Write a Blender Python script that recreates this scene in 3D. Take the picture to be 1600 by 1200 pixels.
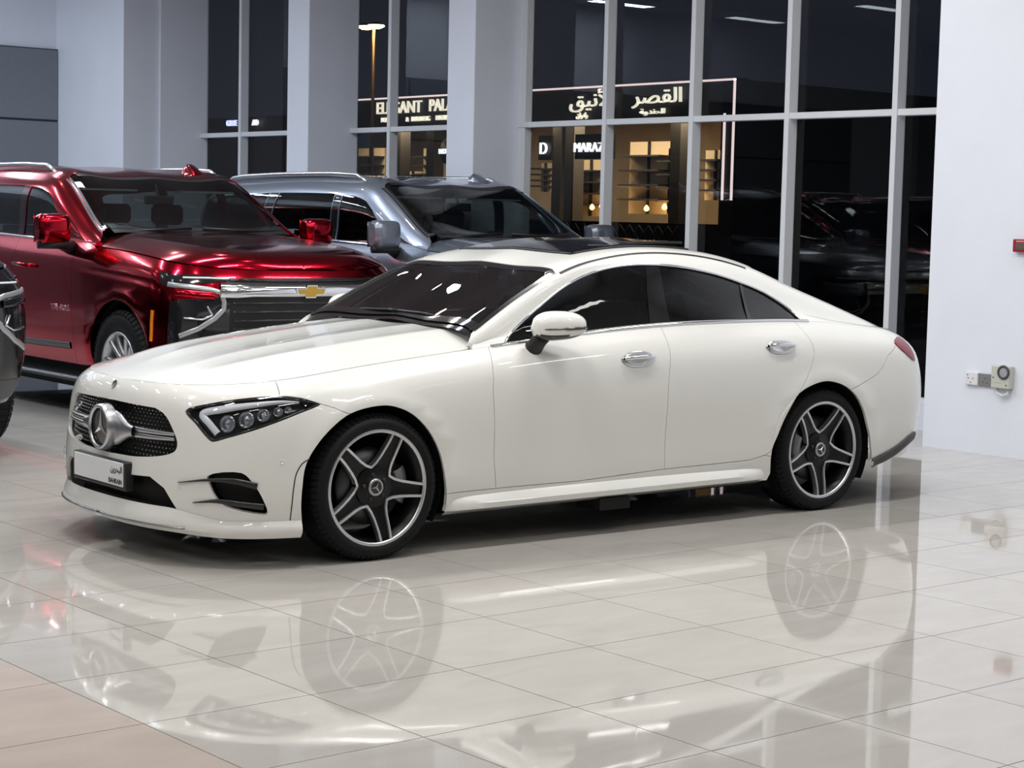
import bpy, bmesh, math, random
import numpy as np
from mathutils import Vector, Matrix
from mathutils.bvhtree import BVHTree
from mathutils.geometry import delaunay_2d_cdt

for o in list(bpy.data.objects):
    bpy.data.objects.remove(o, do_unlink=True)
scene = bpy.context.scene
COL = scene.collection
random.seed(7)

# ------------------------------------------------------------------ camera
# room frame: x towards the glazed wall, y into the depth of the hall, z up.
FPX = 2944.84
CAM = Vector((-4.99986422, -7.81315343, 1.58580482))
CR = Vector((0.7690401043851625, -0.6387967240474471, 0.02271702431014639))
CU = Vector((0.039912599984984753, 0.08346002819838992, 0.9957115084478849))
CF = Vector((0.6379532131823593, 0.7648353868901292, -0.08968014691630287))
cd = bpy.data.cameras.new('camera')
cam = bpy.data.objects.new('camera', cd)
COL.objects.link(cam)
cd.sensor_fit = 'HORIZONTAL'; cd.sensor_width = 36.0; cd.lens = FPX * 36.0 / 1600.0
cd.clip_start = 0.1; cd.clip_end = 400
M = Matrix.Identity(4)
for i in range(3):
    M[i][0] = CR[i]; M[i][1] = CU[i]; M[i][2] = -CF[i]; M[i][3] = CAM[i]
cam.matrix_world = M
scene.camera = cam

def ray(px, py):
    return CF + CR * ((px - 800) / FPX) + CU * ((600 - py) / FPX)
def on_z(px, py, z):
    d = ray(px, py); return CAM + d * ((z - CAM.z) / d.z)
def on_x(px, py, x):
    d = ray(px, py); return CAM + d * ((x - CAM.x) / d.x)
def on_y(px, py, y):
    d = ray(px, py); return CAM + d * ((y - CAM.y) / d.y)

# ------------------------------------------------------------------ world: night sky outside
w = bpy.data.worlds.new('night'); scene.world = w; w.use_nodes = True
nt = w.node_tree; bg = nt.nodes['Background']
bg.inputs[0].default_value = (0.030, 0.034, 0.055, 1); bg.inputs[1].default_value = 0.35

scene.view_settings.view_transform = 'Standard'
scene.view_settings.look = 'None'
scene.view_settings.gamma = 1.0
scene.view_settings.use_curve_mapping = False
scene.view_settings.exposure = 0.0

# ------------------------------------------------------------------ ceiling lamps of the hall (their housings are built further down)
CEIL = 4.8
ROOM_X0, ROOM_Y0, ROOM_Y1 = -9.0, -11.0, 16.2
PANELS = []      # (x, y, power, colour)
NEUTRAL, COOL = (1.0, 0.985, 0.95), (0.80, 0.90, 1.0)
for y, k in ((-7.6, .15), (-4.6, .55), (-1.6, 1.25), (1.4, 1.25)):
    for x, q in ((-6.5, 26.0), (-3.6, 28.0), (-.7, 56.0), (2.2, 54.0), (4.6, 22.0)):
        PANELS.append((x, y, q * k, NEUTRAL))
for y in (4.4, 7.4, 10.4, 13.0):
    for x, q in ((-3.6, 10.0), (-.7, 46.0), (2.2, 64.0)):
        PANELS.append((x, y, q, COOL))
DOWN = [(x, y) for x in (-5.0, -2.2, .7, 3.4) for y in (-6.1, -3.1, -.1, 2.9, 5.9, 8.9) if x > -4 or y < 4]
for (x, y) in DOWN:
    ld = bpy.data.lights.new('downlight', 'AREA'); ld.shape = 'DISK'; ld.size = .13; ld.energy = 4.0; ld.color = (1.0, .97, .92)
    lo = bpy.data.objects.new('downlight_bulb', ld); COL.objects.link(lo); lo.location = (x, y, CEIL - .035)
for (x, y, pw, pc) in PANELS:
    ld = bpy.data.lights.new('ceiling_panel_light', 'AREA')
    ld.shape = 'RECTANGLE'; ld.size = 1.16; ld.size_y = 0.26; ld.energy = pw
    ld.color = pc
    lo = bpy.data.objects.new('ceiling_panel_light', ld); COL.objects.link(lo)
    lo.location = (x, y, CEIL - 0.075)
# ------------------------------------------------------------------ materials
MATS = {}
def mat(name, col=(.8, .8, .8), rough=.5, metal=0., coat=0., coat_rough=.03, emit=None, estr=0., spec=.5, alpha=None, trans=0., ior=1.45, bump=None, noise=None, flake=None):
    if name in MATS: return MATS[name]
    m = bpy.data.materials.new(name); m.use_nodes = True; MATS[name] = m
    n = m.node_tree.nodes; l = m.node_tree.links; b = n['Principled BSDF']
    b.inputs['Base Color'].default_value = (*col, 1)
    b.inputs['Roughness'].default_value = rough
    b.inputs['Metallic'].default_value = metal
    b.inputs['Coat Weight'].default_value = coat
    b.inputs['Coat Roughness'].default_value = coat_rough
    b.inputs['Specular IOR Level'].default_value = spec
    b.inputs['IOR'].default_value = ior
    b.inputs['Transmission Weight'].default_value = trans
    if emit:
        b.inputs['Emission Color'].default_value = (*emit, 1); b.inputs['Emission Strength'].default_value = estr
    tc = None
    if noise or bump:
        tc = n.new('ShaderNodeTexCoord')
    if noise:      # (scale, amount, detail)
        t = n.new('ShaderNodeTexNoise'); t.inputs['Scale'].default_value = noise[0]; t.inputs['Detail'].default_value = noise[2] if len(noise) > 2 else 3
        l.new(tc.outputs['Object'], t.inputs['Vector'])
        r = n.new('ShaderNodeValToRGB'); a = noise[1]
        r.color_ramp.elements[0].position = .3; r.color_ramp.elements[1].position = .7
        r.color_ramp.elements[0].color = (*[c * (1 - a) for c in col], 1)
        r.color_ramp.elements[1].color = (*[min(1, c * (1 + a)) for c in col], 1)
        l.new(t.outputs['Fac'], r.inputs['Fac']); l.new(r.outputs['Color'], b.inputs['Base Color'])
    if bump:       # (scale, strength, distance)
        t = n.new('ShaderNodeTexNoise'); t.inputs['Scale'].default_value = bump[0]; t.inputs['Detail'].default_value = 4
        l.new(tc.outputs['Object'], t.inputs['Vector'])
        u = n.new('ShaderNodeBump'); u.inputs['Strength'].default_value = bump[1]; u.inputs['Distance'].default_value = bump[2]
        l.new(t.outputs['Fac'], u.inputs['Height']); l.new(u.outputs['Normal'], b.inputs['Normal'])
    return m

def glass_mat(name, tint, refl_ior=1.5, rough=0.0):
    """thin pane: tinted see-through with Fresnel mirror reflection"""
    if name in MATS: return MATS[name]
    m = bpy.data.materials.new(name); m.use_nodes = True; MATS[name] = m
    n = m.node_tree.nodes; l = m.node_tree.links; n.clear()
    out = n.new('ShaderNodeOutputMaterial'); mx = n.new('ShaderNodeMixShader')
    tr = n.new('ShaderNodeBsdfTransparent'); tr.inputs[0].default_value = (*tint, 1)
    gl = n.new('ShaderNodeBsdfGlossy'); gl.inputs['Color'].default_value = (1, 1, 1, 1); gl.inputs['Roughness'].default_value = rough
    fr = n.new('ShaderNodeFresnel'); fr.inputs['IOR'].default_value = refl_ior
    ge = n.new('ShaderNodeNewGeometry'); io = n.new('ShaderNodeMix'); io.data_type = 'FLOAT'; io.inputs['A'].default_value = refl_ior; io.inputs['B'].default_value = 1 / refl_ior
    l.new(ge.outputs['Backfacing'], io.inputs['Factor']); l.new(io.outputs['Result'], fr.inputs['IOR'])
    l.new(fr.outputs[0], mx.inputs[0]); l.new(tr.outputs[0], mx.inputs[1]); l.new(gl.outputs[0], mx.inputs[2]); l.new(mx.outputs[0], out.inputs[0])
    return m

# ------------------------------------------------------------------ objects
def tag(o, label=None, cat=None, group=None, kind=None):
    if label: o['label'] = label
    if cat: o['category'] = cat
    if group: o['group'] = group
    if kind: o['kind'] = kind
    return o
def empty(name, loc=(0, 0, 0), rz=0):
    o = bpy.data.objects.new(name, None); COL.objects.link(o)
    o.location = loc; o.rotation_euler = (0, 0, rz); o.empty_display_size = .2
    return o
def link(name, me, m=None, parent=None):
    o = bpy.data.objects.new(name, me); COL.objects.link(o)
    if m is not None:
        if isinstance(m, (list, tuple)):
            for q in m: me.materials.append(q)
        elif len(me.materials) == 0: me.materials.append(m)
    if parent is not None: o.parent = parent
    return o

class MB:
    """collects shapes for ONE mesh"""
    def __init__(s): s.v = []; s.f = []; s.mi = []; s.sm = []
    def add(s, verts, faces, mi=0, smooth=False):
        k = len(s.v); s.v += [tuple(p) for p in verts]
        for f in faces: s.f.append(tuple(i + k for i in f)); s.mi.append(mi); s.sm.append(smooth)
        return s
    def box(s, lo, hi, mi=0, bev=0.0):
        (x0, y0, z0), (x1, y1, z1) = lo, hi
        if bev <= 0:
            v = [(x0, y0, z0), (x1, y0, z0), (x1, y1, z0), (x0, y1, z0), (x0, y0, z1), (x1, y0, z1), (x1, y1, z1), (x0, y1, z1)]
            return s.add(v, [(0, 3, 2, 1), (4, 5, 6, 7), (0, 1, 5, 4), (1, 2, 6, 5), (2, 3, 7, 6), (3, 0, 4, 7)], mi)
        b = bev; v = []; 
        for z, i in ((z0, b), (z0 + b, 0), (z1 - b, 0), (z1, b)):
            c = 0 if i else b
            # eight-cornered ring
            X0, X1, Y0, Y1 = x0 + i, x1 - i, y0 + i, y1 - i
            v += [(X0 + c, Y0, z), (X1 - c, Y0, z), (X1, Y0 + c, z), (X1, Y1 - c, z), (X1 - c, Y1, z), (X0 + c, Y1, z), (X0, Y1 - c, z), (X0, Y0 + c, z)]
        f = [tuple(range(7, -1, -1)), tuple(range(24, 32))]
        for r in range(3):
            for i in range(8):
                j = (i + 1) % 8; f.append((r * 8 + i, r * 8 + j, r * 8 + 8 + j, r * 8 + 8 + i))
        return s.add(v, f, mi)
    def grid(s, P, mi=0, smooth=True, closed_u=False, closed_v=False, flip=False):
        P = np.asarray(P, float); nu, nv = P.shape[:2]; f = []
        for i in range(nu if closed_u else nu - 1):
            for j in range(nv if closed_v else nv - 1):
                a = i * nv + j; b = ((i + 1) % nu) * nv + j; c = ((i + 1) % nu) * nv + (j + 1) % nv; d = i * nv + (j + 1) % nv
                f.append((a, d, c, b) if flip else (a, b, c, d))
        return s.add(P.reshape(-1, 3).tolist(), f, mi, smooth)
    def tube(s, pts, r, n=8, mi=0, cap=True, smooth=True):
        pts = [Vector(p) for p in pts]; rr = r if isinstance(r, (list, tuple)) else [r] * len(pts)
        rings = []; up = None
        for i, p in enumerate(pts):
            d = (pts[min(i + 1, len(pts) - 1)] - pts[max(i - 1, 0)]).normalized()
            if up is None: up = Vector((0, 0, 1)) if abs(d.z) < .9 else Vector((1, 0, 0))
            a = d.cross(up).normalized(); b = a.cross(d).normalized(); up = b
            rings.append([p + (a * math.cos(t) + b * math.sin(t)) * rr[i] for t in [2 * math.pi * k / n for k in range(n)]])
        s.grid(np.array([[tuple(q) for q in r_] for r_ in rings]), mi, smooth, closed_v=True)
        if cap:
            k = len(s.v); m_ = len(pts)
            s.f.append(tuple(range(k - n, k))); s.mi.append(mi); s.sm.append(False)
            b0 = k - n * m_; s.f.append(tuple(range(b0 + n - 1, b0 - 1, -1))); s.mi.append(mi); s.sm.append(False)
        return s
    def lathe(s, prof, n=48, axis='y', c=(0, 0, 0), mi=0, smooth=True):
        """prof: (axial, radius) list"""
        P = []
        for a, r in prof:
            row = []
            for k in range(n):
                t = 2 * math.pi * k / n
                if axis == 'y': row.append((c[0] + r * math.cos(t), c[1] + a, c[2] + r * math.sin(t)))
                elif axis == 'x': row.append((c[0] + a, c[1] + r * math.cos(t), c[2] + r * math.sin(t)))
                else: row.append((c[0] + r * math.cos(t), c[1] + r * math.sin(t), c[2] + a))
            P.append(row)
        return s.grid(np.array(P), mi, smooth, closed_v=True)
    def prism(s, poly, a, b, plane='xz', mi=0):
        """extrude 2-D polygon between a and b along the missing axis"""
        def p3(p, q):
            if plane == 'xz': return (p[0], q, p[1])
            if plane == 'yz': return (q, p[0], p[1])
            return (p[0], p[1], q)
        n = len(poly); v = [p3(p, a) for p in poly] + [p3(p, b) for p in poly]
        f = [tuple(range(n)), tuple(range(2 * n - 1, n - 1, -1))] + [(i, n + i, n + (i + 1) % n, (i + 1) % n) for i in range(n)]
        return s.add(v, f, mi)
    def mesh(s, name='m'):
        me = bpy.data.meshes.new(name); me.from_pydata(s.v, [], s.f)
        me.polygons.foreach_set('material_index', s.mi); me.polygons.foreach_set('use_smooth', s.sm); me.update()
        return me
    def fix(s, me):
        bm = bmesh.new(); bm.from_mesh(me); bmesh.ops.recalc_face_normals(bm, faces=bm.faces); bm.to_mesh(me); bm.free(); return me
    def build(s, name, m=None, parent=None, fix=True, smooth_angle=None):
        me = s.mesh(name)
        if fix: s.fix(me)
        if smooth_angle is not None:
            me.polygons.foreach_set('use_smooth', [True] * len(me.polygons)); me.set_sharp_from_angle(angle=math.radians(smooth_angle))
        return link(name, me, m, parent)

def copy_tree(o, parent=None):
    c = o.copy(); COL.objects.link(c)
    if parent is not None: c.parent = parent
    for ch in o.children: copy_tree(ch, c)
    return c

# ------------------------------------------------------------------ lettering (flat print turned into thin solid meshes)
def text_mesh(txt, size, depth=0.004, bold=0.0, stretch=1.0):
    cu = bpy.data.curves.new('t', 'FONT'); cu.body = txt; cu.size = size; cu.extrude = depth; cu.offset = bold
    cu.align_x = 'CENTER'; cu.align_y = 'CENTER'; cu.resolution_u = 3
    ob = bpy.data.objects.new('t', cu); COL.objects.link(ob)
    dg = bpy.context.evaluated_depsgraph_get()
    me = bpy.data.meshes.new_from_object(ob.evaluated_get(dg))
    bpy.data.objects.remove(ob); bpy.data.curves.remove(cu)
    if stretch != 1.0:
        for v in me.vertices: v.co.x *= stretch
    return me
def frame_matrix(origin, right, up):
    r = Vector(right).normalized(); u = Vector(up).normalized(); n = r.cross(u)
    m = Matrix.Identity(4)
    for i in range(3): m[i][0] = r[i]; m[i][1] = u[i]; m[i][2] = n[i]; m[i][3] = origin[i]
    return m

# ------------------------------------------------------------------ splines
def cardinal(knots):
    """natural cubic spline as a linear map: returns f(v)->(n,len(knots)) basis weights"""
    k = np.asarray(knots, float); n = len(k); h = np.diff(k)
    A = np.zeros((n, n)); B = np.zeros((n, n)); A[0, 0] = A[-1, -1] = 1
    for i in range(1, n - 1):
        A[i, i - 1] = h[i - 1]; A[i, i] = 2 * (h[i - 1] + h[i]); A[i, i + 1] = h[i]
        B[i, i - 1] = 6 / h[i - 1]; B[i, i] = -6 / h[i - 1] - 6 / h[i]; B[i, i + 1] = 6 / h[i]
    M2 = np.linalg.solve(A, B)
    def f(v):
        v = np.clip(np.asarray(v, float), k[0], k[-1]); i = np.clip(np.searchsorted(k, v) - 1, 0, n - 2)
        hh = h[i]; a = (k[i + 1] - v) / hh; b = (v - k[i]) / hh
        W = np.zeros((len(v), n)); r = np.arange(len(v))
        W[r, i] += a; W[r, i + 1] += b
        return W + ((a ** 3 - a) * hh ** 2 / 6)[:, None] * M2[i] + ((b ** 3 - b) * hh ** 2 / 6)[:, None] * M2[i + 1]
    return f
def spl(xs, ys):
    f = cardinal(xs); ys = np.asarray(ys, float)
    def g(x):
        x = np.asarray(x, float); return (f(x.ravel()) @ ys).reshape(x.shape)
    return g
def lin(xs, ys):
    return lambda x: np.interp(x, xs, ys)
def sstep(a, b, x):
    t = np.clip((np.asarray(x, float) - a) / (b - a), 0, 1); return t * t * (3 - 2 * t)

# ------------------------------------------------------------------ car body: ring surface for the flanks, dome for the cabin, sheet for the bonnet
class Body:
    def __init__(s, T):
        s.T = T; s.tau = np.array(T['tau'], float); s.k6 = s.tau[6]
        s.B7 = cardinal(s.tau[:7])
        top = s.tau[10]; ext = list(s.tau) + [2 * top - s.tau[9], 2 * top - s.tau[8]]
        s.B13 = cardinal(ext)
        s.W = [spl(T['sx'], r) for r in T['W']]; s.Z = [spl(T['sx'], r) for r in T['Z']]
        lv = s.tau[:7]
        s.xn = spl(lv, T['xn']); s.Lf = spl(lv, T['Lf']); s.pf = spl(lv, T['pf'])
        s.xr = spl(lv, T['xr']); s.Lr = spl(lv, T['Lr']); s.pr = spl(lv, T['pr'])
        s.cy = [spl(T['cx'], r) for r in T['cy']]; s.cz = [spl(T['cx'], r) for r in T['cz']]
        s.hc = spl(T['hx'], T['hz']); s.cache = {}
    def rear_f(s, x, v):
        xr = s.xr(v); Lr = s.Lr(v); p = s.pr(v); xi = np.clip((xr - x) / Lr, 0, 1)
        return (1 - (1 - xi) ** p) ** (1 / p)
    def section(s, x, v, blend=None):
        """mid-body section before nose/tail rounding: half width and height"""
        lo = np.stack([f(x) for f in s.W], 1); lz = np.stack([f(x) for f in s.Z], 1)
        b7 = s.B7(v); y7 = (b7 * lo).sum(1); z7 = (b7 * lz).sum(1)
        xc = np.clip(x, s.T['cx'][0], s.T['cx'][-1])
        cy = np.stack([f(xc) for f in s.cy], 1); cz = np.stack([f(xc) for f in s.cz], 1)
        yy = np.concatenate([lo, cy, -cy[:, 2:3], -cy[:, 1:2]], 1); zz = np.concatenate([lz, cz, cz[:, 2:3], cz[:, 1:2]], 1)
        b13 = s.B13(v); y13 = (b13 * yy).sum(1); z13 = (b13 * zz).sum(1)
        b = sstep(s.T['cx'][0] - .15, s.T['cx'][0] + .05, x)
        return y7 * (1 - b) + y13 * b, z7 * (1 - b) + z13 * b
    def side(s, u, v):
        u = np.asarray(u, float); v = np.asarray(v, float)
        xn, Lf, pf = s.xn(v), s.Lf(v), s.pf(v); xr, Lr, pr = s.xr(v), s.Lr(v), s.pr(v)
        ph = np.clip(u, 0, 1) * np.pi / 2; ps = np.clip(u - 2, 0, 1) * np.pi / 2
        cph = np.maximum(np.cos(ph), 0); sph = np.sin(ph)
        xa = xn + Lf * (1 - cph ** (2 / pf)); fa = sph ** (2 / pf)
        xb = (xn + Lf) + (xr - Lr - xn - Lf) * np.clip(u - 1, 0, 1)
        xc = xr - Lr + Lr * np.sin(ps) ** (2 / pr); fc = np.maximum(np.cos(ps), 0) ** (2 / pr)
        x = np.where(u < 1, xa, np.where(u < 2, xb, xc)); f = np.where(u < 1, fa, np.where(u < 2, 1.0, fc))
        y, z = s.section(x, v)
        for (ax, az, R, amp) in s.T.get('flare', []):
            r = np.hypot(x - ax, z - az); y = y + amp * np.exp(-((r - R) / .045) ** 2) * (r > R - .2)
        return np.stack([x, y * f, z], 1)
    def cabin(s, u, v):
        u = np.asarray(u, float); v = np.asarray(v, float)
        y, z = s.section(u, v)
        f = s.rear_f(u, np.full_like(u, s.k6))
        return np.stack([u, y * f, z], 1)
    def hood(s, u, v):
        """u: fore-aft, v: 0 centre .. 1 edge"""
        u = np.asarray(u, float); v = np.asarray(v, float); k6 = np.full_like(u, s.k6)
        xn, Lf, p = s.xn(k6), s.Lf(k6), s.pf(k6); xi = np.clip((u - xn) / Lf, 0, 1)
        ff = (1 - (1 - xi) ** p) ** (1 / p)
        ye, ze = s.section(u, k6); ye = ye * ff
        d = s.hc(u) - ze
        z = ze + d * (1 - np.abs(v) ** s.T.get('hn', 2.6))
        for (c, wd, amp, x0, x1) in s.T.get('crease', []):
            z = z + amp * np.clip(1 - np.abs(v - c) / wd, 0, 1) ** 1.4 * sstep(x0, x0 + .35, u) * (1 - sstep(x1 - .2, x1, u))
        return np.stack([u, ye * v, z], 1)
    def fn(s, kind): return {'side': s.side, 'cabin': s.cabin, 'hood': s.hood}[kind]
    def normals(s, kind, u, v, e=1e-3):
        f = s.fn(kind); rng = {'side': (0, 3, 0, s.k6), 'cabin': (s.T['cx'][0], s.T['cx'][-1], s.k6, 9), 'hood': (-9, 9, 0, 1)}[kind]
        u0, u1 = np.clip(u - e, rng[0] + 1e-4, rng[1]), np.clip(u + e, rng[0] + 2e-3, rng[1]); v0, v1 = np.clip(v - e, rng[2], rng[3]), np.clip(v + e, rng[2], rng[3])
        if kind == 'side':
            u0 = np.maximum(u0, 5e-3); u1 = np.maximum(u1, u0 + 2e-3)
        n = np.cross(f(u1, v) - f(u0, v), f(u, v1) - f(u, v0)); n /= np.maximum(np.linalg.norm(n, axis=1, keepdims=True), 1e-12)
        n = -n if kind in ('side', 'cabin') else n
        return n
    def bvh(s, kind):
        if kind in s.cache: return s.cache[kind]
        if kind == 'side': us = np.concatenate([np.linspace(0, 1, 90)[:-1], np.linspace(1, 2, 130)[:-1], np.linspace(2, 3, 50)]); vs = np.linspace(0, s.k6, 60)
        elif kind == 'cabin': us = np.linspace(s.T['cx'][0], s.T['cx'][-1] - .02, 150); vs = np.linspace(s.k6, s.tau[10], 60)
        else: us = np.linspace(float(s.xn(np.array([s.k6]))[0]) + .002, s.T['hx'][-1], 90); vs = np.linspace(0, 1, 50)
        U, V = np.meshgrid(us, vs, indexing='ij'); P = s.fn(kind)(U.ravel(), V.ravel()); nu, nv = U.shape
        F = []
        for i in range(nu - 1):
            for j in range(nv - 1):
                a = i * nv + j; F.append((a, a + nv, a + nv + 1)); F.append((a, a + nv + 1, a + 1))
        t = BVHTree.FromPolygons(P.tolist(), F)
        s.cache[kind] = (t, F, U.ravel(), V.ravel(), P); return s.cache[kind]
    def hit(s, kind, o, d):
        """ray against the y>=0 half; returns (u, v) or None"""
        t, F, U, V, P = s.bvh(kind); loc, nrm, idx, dist = t.ray_cast(Vector(o), Vector(d).normalized())
        if loc is None:
            loc, nrm, idx, dist = t.find_nearest(Vector(o) + Vector(d) * 0, 1e9) if False else (None, None, None, None)
            return None
        a, b, c = F[idx]; A, B, C = P[a], P[b], P[c]; p = np.array(loc)
        v0, v1, v2 = B - A, C - A, p - A; d00, d01, d11, d20, d21 = v0 @ v0, v0 @ v1, v1 @ v1, v2 @ v0, v2 @ v1
        den = d00 * d11 - d01 * d01
        if abs(den) < 1e-18: return (U[a], V[a])
        q = (d11 * d20 - d01 * d21) / den; r = (d00 * d21 - d01 * d20) / den; p_ = 1 - q - r
        return (p_ * U[a] + q * U[b] + r * U[c], p_ * V[a] + q * V[b] + r * V[c])

def resample(poly, step, closed=False, scale=(1, 1)):
    P = [tuple(p) for p in poly]
    if closed: P = P + [P[0]]
    out = []
    for a, b in zip(P[:-1], P[1:]):
        L = math.hypot((b[0] - a[0]) * scale[0], (b[1] - a[1]) * scale[1]); n = max(1, int(math.ceil(L / step)))
        out += [(a[0] + (b[0] - a[0]) * i / n, a[1] + (b[1] - a[1]) * i / n) for i in range(n)]
    if not closed: out.append(P[-1])
    return out
def smooth(pts, closed=False, n=8):
    """Catmull-Rom through points"""
    P = [np.array(p, float) for p in pts]; N = len(P); out = []
    rng = range(N if closed else N - 1)
    for i in rng:
        p1, p2 = P[i], P[(i + 1) % N]
        p0 = P[i - 1] if (closed or i > 0) else 2 * p1 - p2
        p3 = P[(i + 2) % N] if (closed or i + 2 < N) else 2 * p2 - p1
        d = [max(np.linalg.norm(b - a) ** .5, 1e-6) for a, b in ((p0, p1), (p1, p2), (p2, p3))]
        t0 = 0; t1 = d[0]; t2 = t1 + d[1]; t3 = t2 + d[2]
        for k in range(n):
            t = t1 + (t2 - t1) * k / n
            a1 = (t1 - t) / (t1 - t0) * p0 + (t - t0) / (t1 - t0) * p1; a2 = (t2 - t) / (t2 - t1) * p1 + (t - t1) / (t2 - t1) * p2; a3 = (t3 - t) / (t3 - t2) * p2 + (t - t2) / (t3 - t2) * p3
            b1 = (t2 - t) / (t2 - t0) * a1 + (t - t0) / (t2 - t0) * a2; b2 = (t3 - t) / (t3 - t1) * a2 + (t - t1) / (t3 - t1) * a3
            out.append(tuple((t2 - t) / (t2 - t1) * b1 + (t - t1) / (t2 - t1) * b2))
    if not closed: out.append(tuple(P[-1]))
    return out
def inside(poly, x, y):
    P = np.asarray(poly, float); c = np.zeros(len(x), bool); n = len(P)
    for i in range(n):
        x0, y0 = P[i - 1]; x1, y1 = P[i]
        cond = (y0 > y) != (y1 > y)
        with np.errstate(divide='ignore', invalid='ignore'):
            c ^= cond & (x < (x1 - x0) * (y - y0) / (y1 - y0 + 1e-30) + x0)
    return c
def near_dist(poly, x, y):
    P = np.asarray(poly, float); Q = np.roll(P, -1, 0); d = np.full(len(x), 1e9)
    for a, b in zip(P, Q):
        ab = b - a; L = ab @ ab + 1e-18; t = np.clip(((x - a[0]) * ab[0] + (y - a[1]) * ab[1]) / L, 0, 1)
        d = np.minimum(d, np.hypot(x - a[0] - t * ab[0], y - a[1] - t * ab[1]))
    return d
SC = {'side': (1.55, 1.0), 'cabin': (1.0, 1.0), 'hood': (1.0, .75)}   # metres per parameter unit, roughly
def trimmed(body, kind, outer, holes=(), h=.045, off=0.0, depth=.018, sgn=-1, step=.022, gap=.0, both=False):
    """panel of a body surface cut along curves given in (u, v). Returns a mesh (near side sgn=-1, far side +1, both=mirrored pair welded on y=0)."""
    sc = SC[kind]
    loops = [resample(l, step, True, sc) for l in [outer] + list(holes)]
    L = [np.array([(p[0] * sc[0], p[1] * sc[1]) for p in l]) for l in loops]
    pts = []; edges = []
    for l in L:
        k = len(pts); n = len(l); pts += [tuple(p) for p in l]; edges += [(k + i, k + (i + 1) % n) for i in range(n)]
    lo = L[0].min(0); hi = L[0].max(0)
    gx, gy = np.meshgrid(np.arange(lo[0] + h * .5, hi[0], h), np.arange(lo[1] + h * .5, hi[1], h)); gx = gx.ravel(); gy = gy.ravel()
    ok = inside(L[0], gx, gy); 
    for q in L[1:]: ok &= ~inside(q, gx, gy)
    gx, gy = gx[ok], gy[ok]
    if len(gx):
        d = np.minimum.reduce([near_dist(q, gx, gy) for q in L]); gx, gy = gx[d > h * .35], gy[d > h * .35]
        pts += list(zip(gx.tolist(), gy.tolist()))
    r = delaunay_2d_cdt([Vector(p) for p in pts], edges, [], 0, 1e-6)
    V2 = np.array([tuple(p) for p in r[0]]); F = np.array([f for f in r[2] if len(f) == 3], int)
    c = V2[F].mean(1); ok = inside(L[0], c[:, 0], c[:, 1])
    for q in L[1:]: ok &= ~inside(q, c[:, 0], c[:, 1])
    F = F[ok]
    used = np.unique(F); rem = -np.ones(len(V2), int); rem[used] = np.arange(len(used)); V2 = V2[used]; F = rem[F]
    u, v = V2[:, 0] / sc[0], V2[:, 1] / sc[1]
    P = body.fn(kind)(u, v); N = body.normals(kind, u, v)
    P = P + N * off
    # boundary
    E = {}
    for t in F:
        for a, b in ((t[0], t[1]), (t[1], t[2]), (t[2], t[0])): E[(a, b)] = 1
    bd = [(a, b) for (a, b) in E if (b, a) not in E]
    mid = np.zeros(len(P), bool)
    if gap > 0:      # pull the rim in a little so that a real shut line stays open
        D = np.zeros_like(P)
        for a, b in bd:
            e = P[b] - P[a]; nn = N[a] + N[b]; i = np.cross(nn, e); L_ = np.linalg.norm(i)
            ctr = P[F].mean(1) if False else None
            if L_ > 1e-12: i /= L_; D[a] += i; D[b] += i
        # sign: towards the inside of the panel
        t3 = {}
        for t in F:
            for a, b, c_ in ((t[0], t[1], t[2]), (t[1], t[2], t[0]), (t[2], t[0], t[1])): t3[(a, b)] = c_
        sg = 0
        for a, b in bd[:200]:
            e = P[b] - P[a]; i = np.cross(N[a] + N[b], e); sg += np.sign(i @ (P[t3[(a, b)]] - P[a]))
        D *= np.sign(sg) if sg else 1
        ln = np.linalg.norm(D, axis=1, keepdims=True); D = np.where(ln > 1e-9, D / np.maximum(ln, 1e-9), 0)
        keep = P[:, 1] > 1e-4 if both else np.ones(len(P), bool)
        P = P + D * gap * keep[:, None]
    if both: P[np.abs(P[:, 1]) < 2e-3, 1] = 0
    n0 = len(P); V = [P]; NN = [N]; FF = [tuple(t) for t in F]
    if depth > 0:
        bi = sorted({a for e in bd for a in e}); m = {a: n0 + i for i, a in enumerate(bi)}
        V.append(P[bi] - N[bi] * depth); NN.append(N[bi])
        for a, b in bd:
            if both and P[a][1] < 1e-3 and P[b][1] < 1e-3: continue
            FF.append((b, a, m[a], m[b]))
    V = np.concatenate(V); NN = np.concatenate(NN)
    if depth > 0:
        rim = np.zeros(len(FF), bool); rim[len(F):] = True
    else: rim = np.zeros(len(FF), bool)
    # orientation check
    t = F[0]; 
    fl = np.sign(np.einsum('ij,ij->i', np.cross(P[F[:, 1]] - P[F[:, 0]], P[F[:, 2]] - P[F[:, 0]]), N[F[:, 0]]).sum()) < 0
    if fl: FF = [f[::-1] for f in FF]
    def half(sg):
        Vh = V.copy(); Nh = NN.copy(); Fh = FF
        if sg < 0: Vh[:, 1] *= -1; Nh[:, 1] *= -1; Fh = [f[::-1] for f in FF]
        return Vh, Nh, Fh
    if both:
        V1, N1, F1 = half(1); V2_, N2_, F2 = half(-1); k = len(V1); c0 = np.abs(V1[:, 1]) < 1e-6
        N1[c0, 1] = 0; N2_[c0, 1] = 0
        Vh = np.concatenate([V1, V2_]); Nh = np.concatenate([N1, N2_]); Fh = F1 + [tuple(i + k for i in f) for f in F2]; rim = np.concatenate([rim, rim])
    else: Vh, Nh, Fh = half(sgn)
    me = bpy.data.meshes.new('panel'); me.from_pydata(Vh.tolist(), [], [tuple(int(i) for i in f) for f in Fh]); 
    me.polygons.foreach_set('use_smooth', np.ones(len(Fh), bool)); me.update()
    # exact surface normals on the skin, flat rim
    Nh = Nh / np.maximum(np.linalg.norm(Nh, axis=1, keepdims=True), 1e-9)
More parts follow.
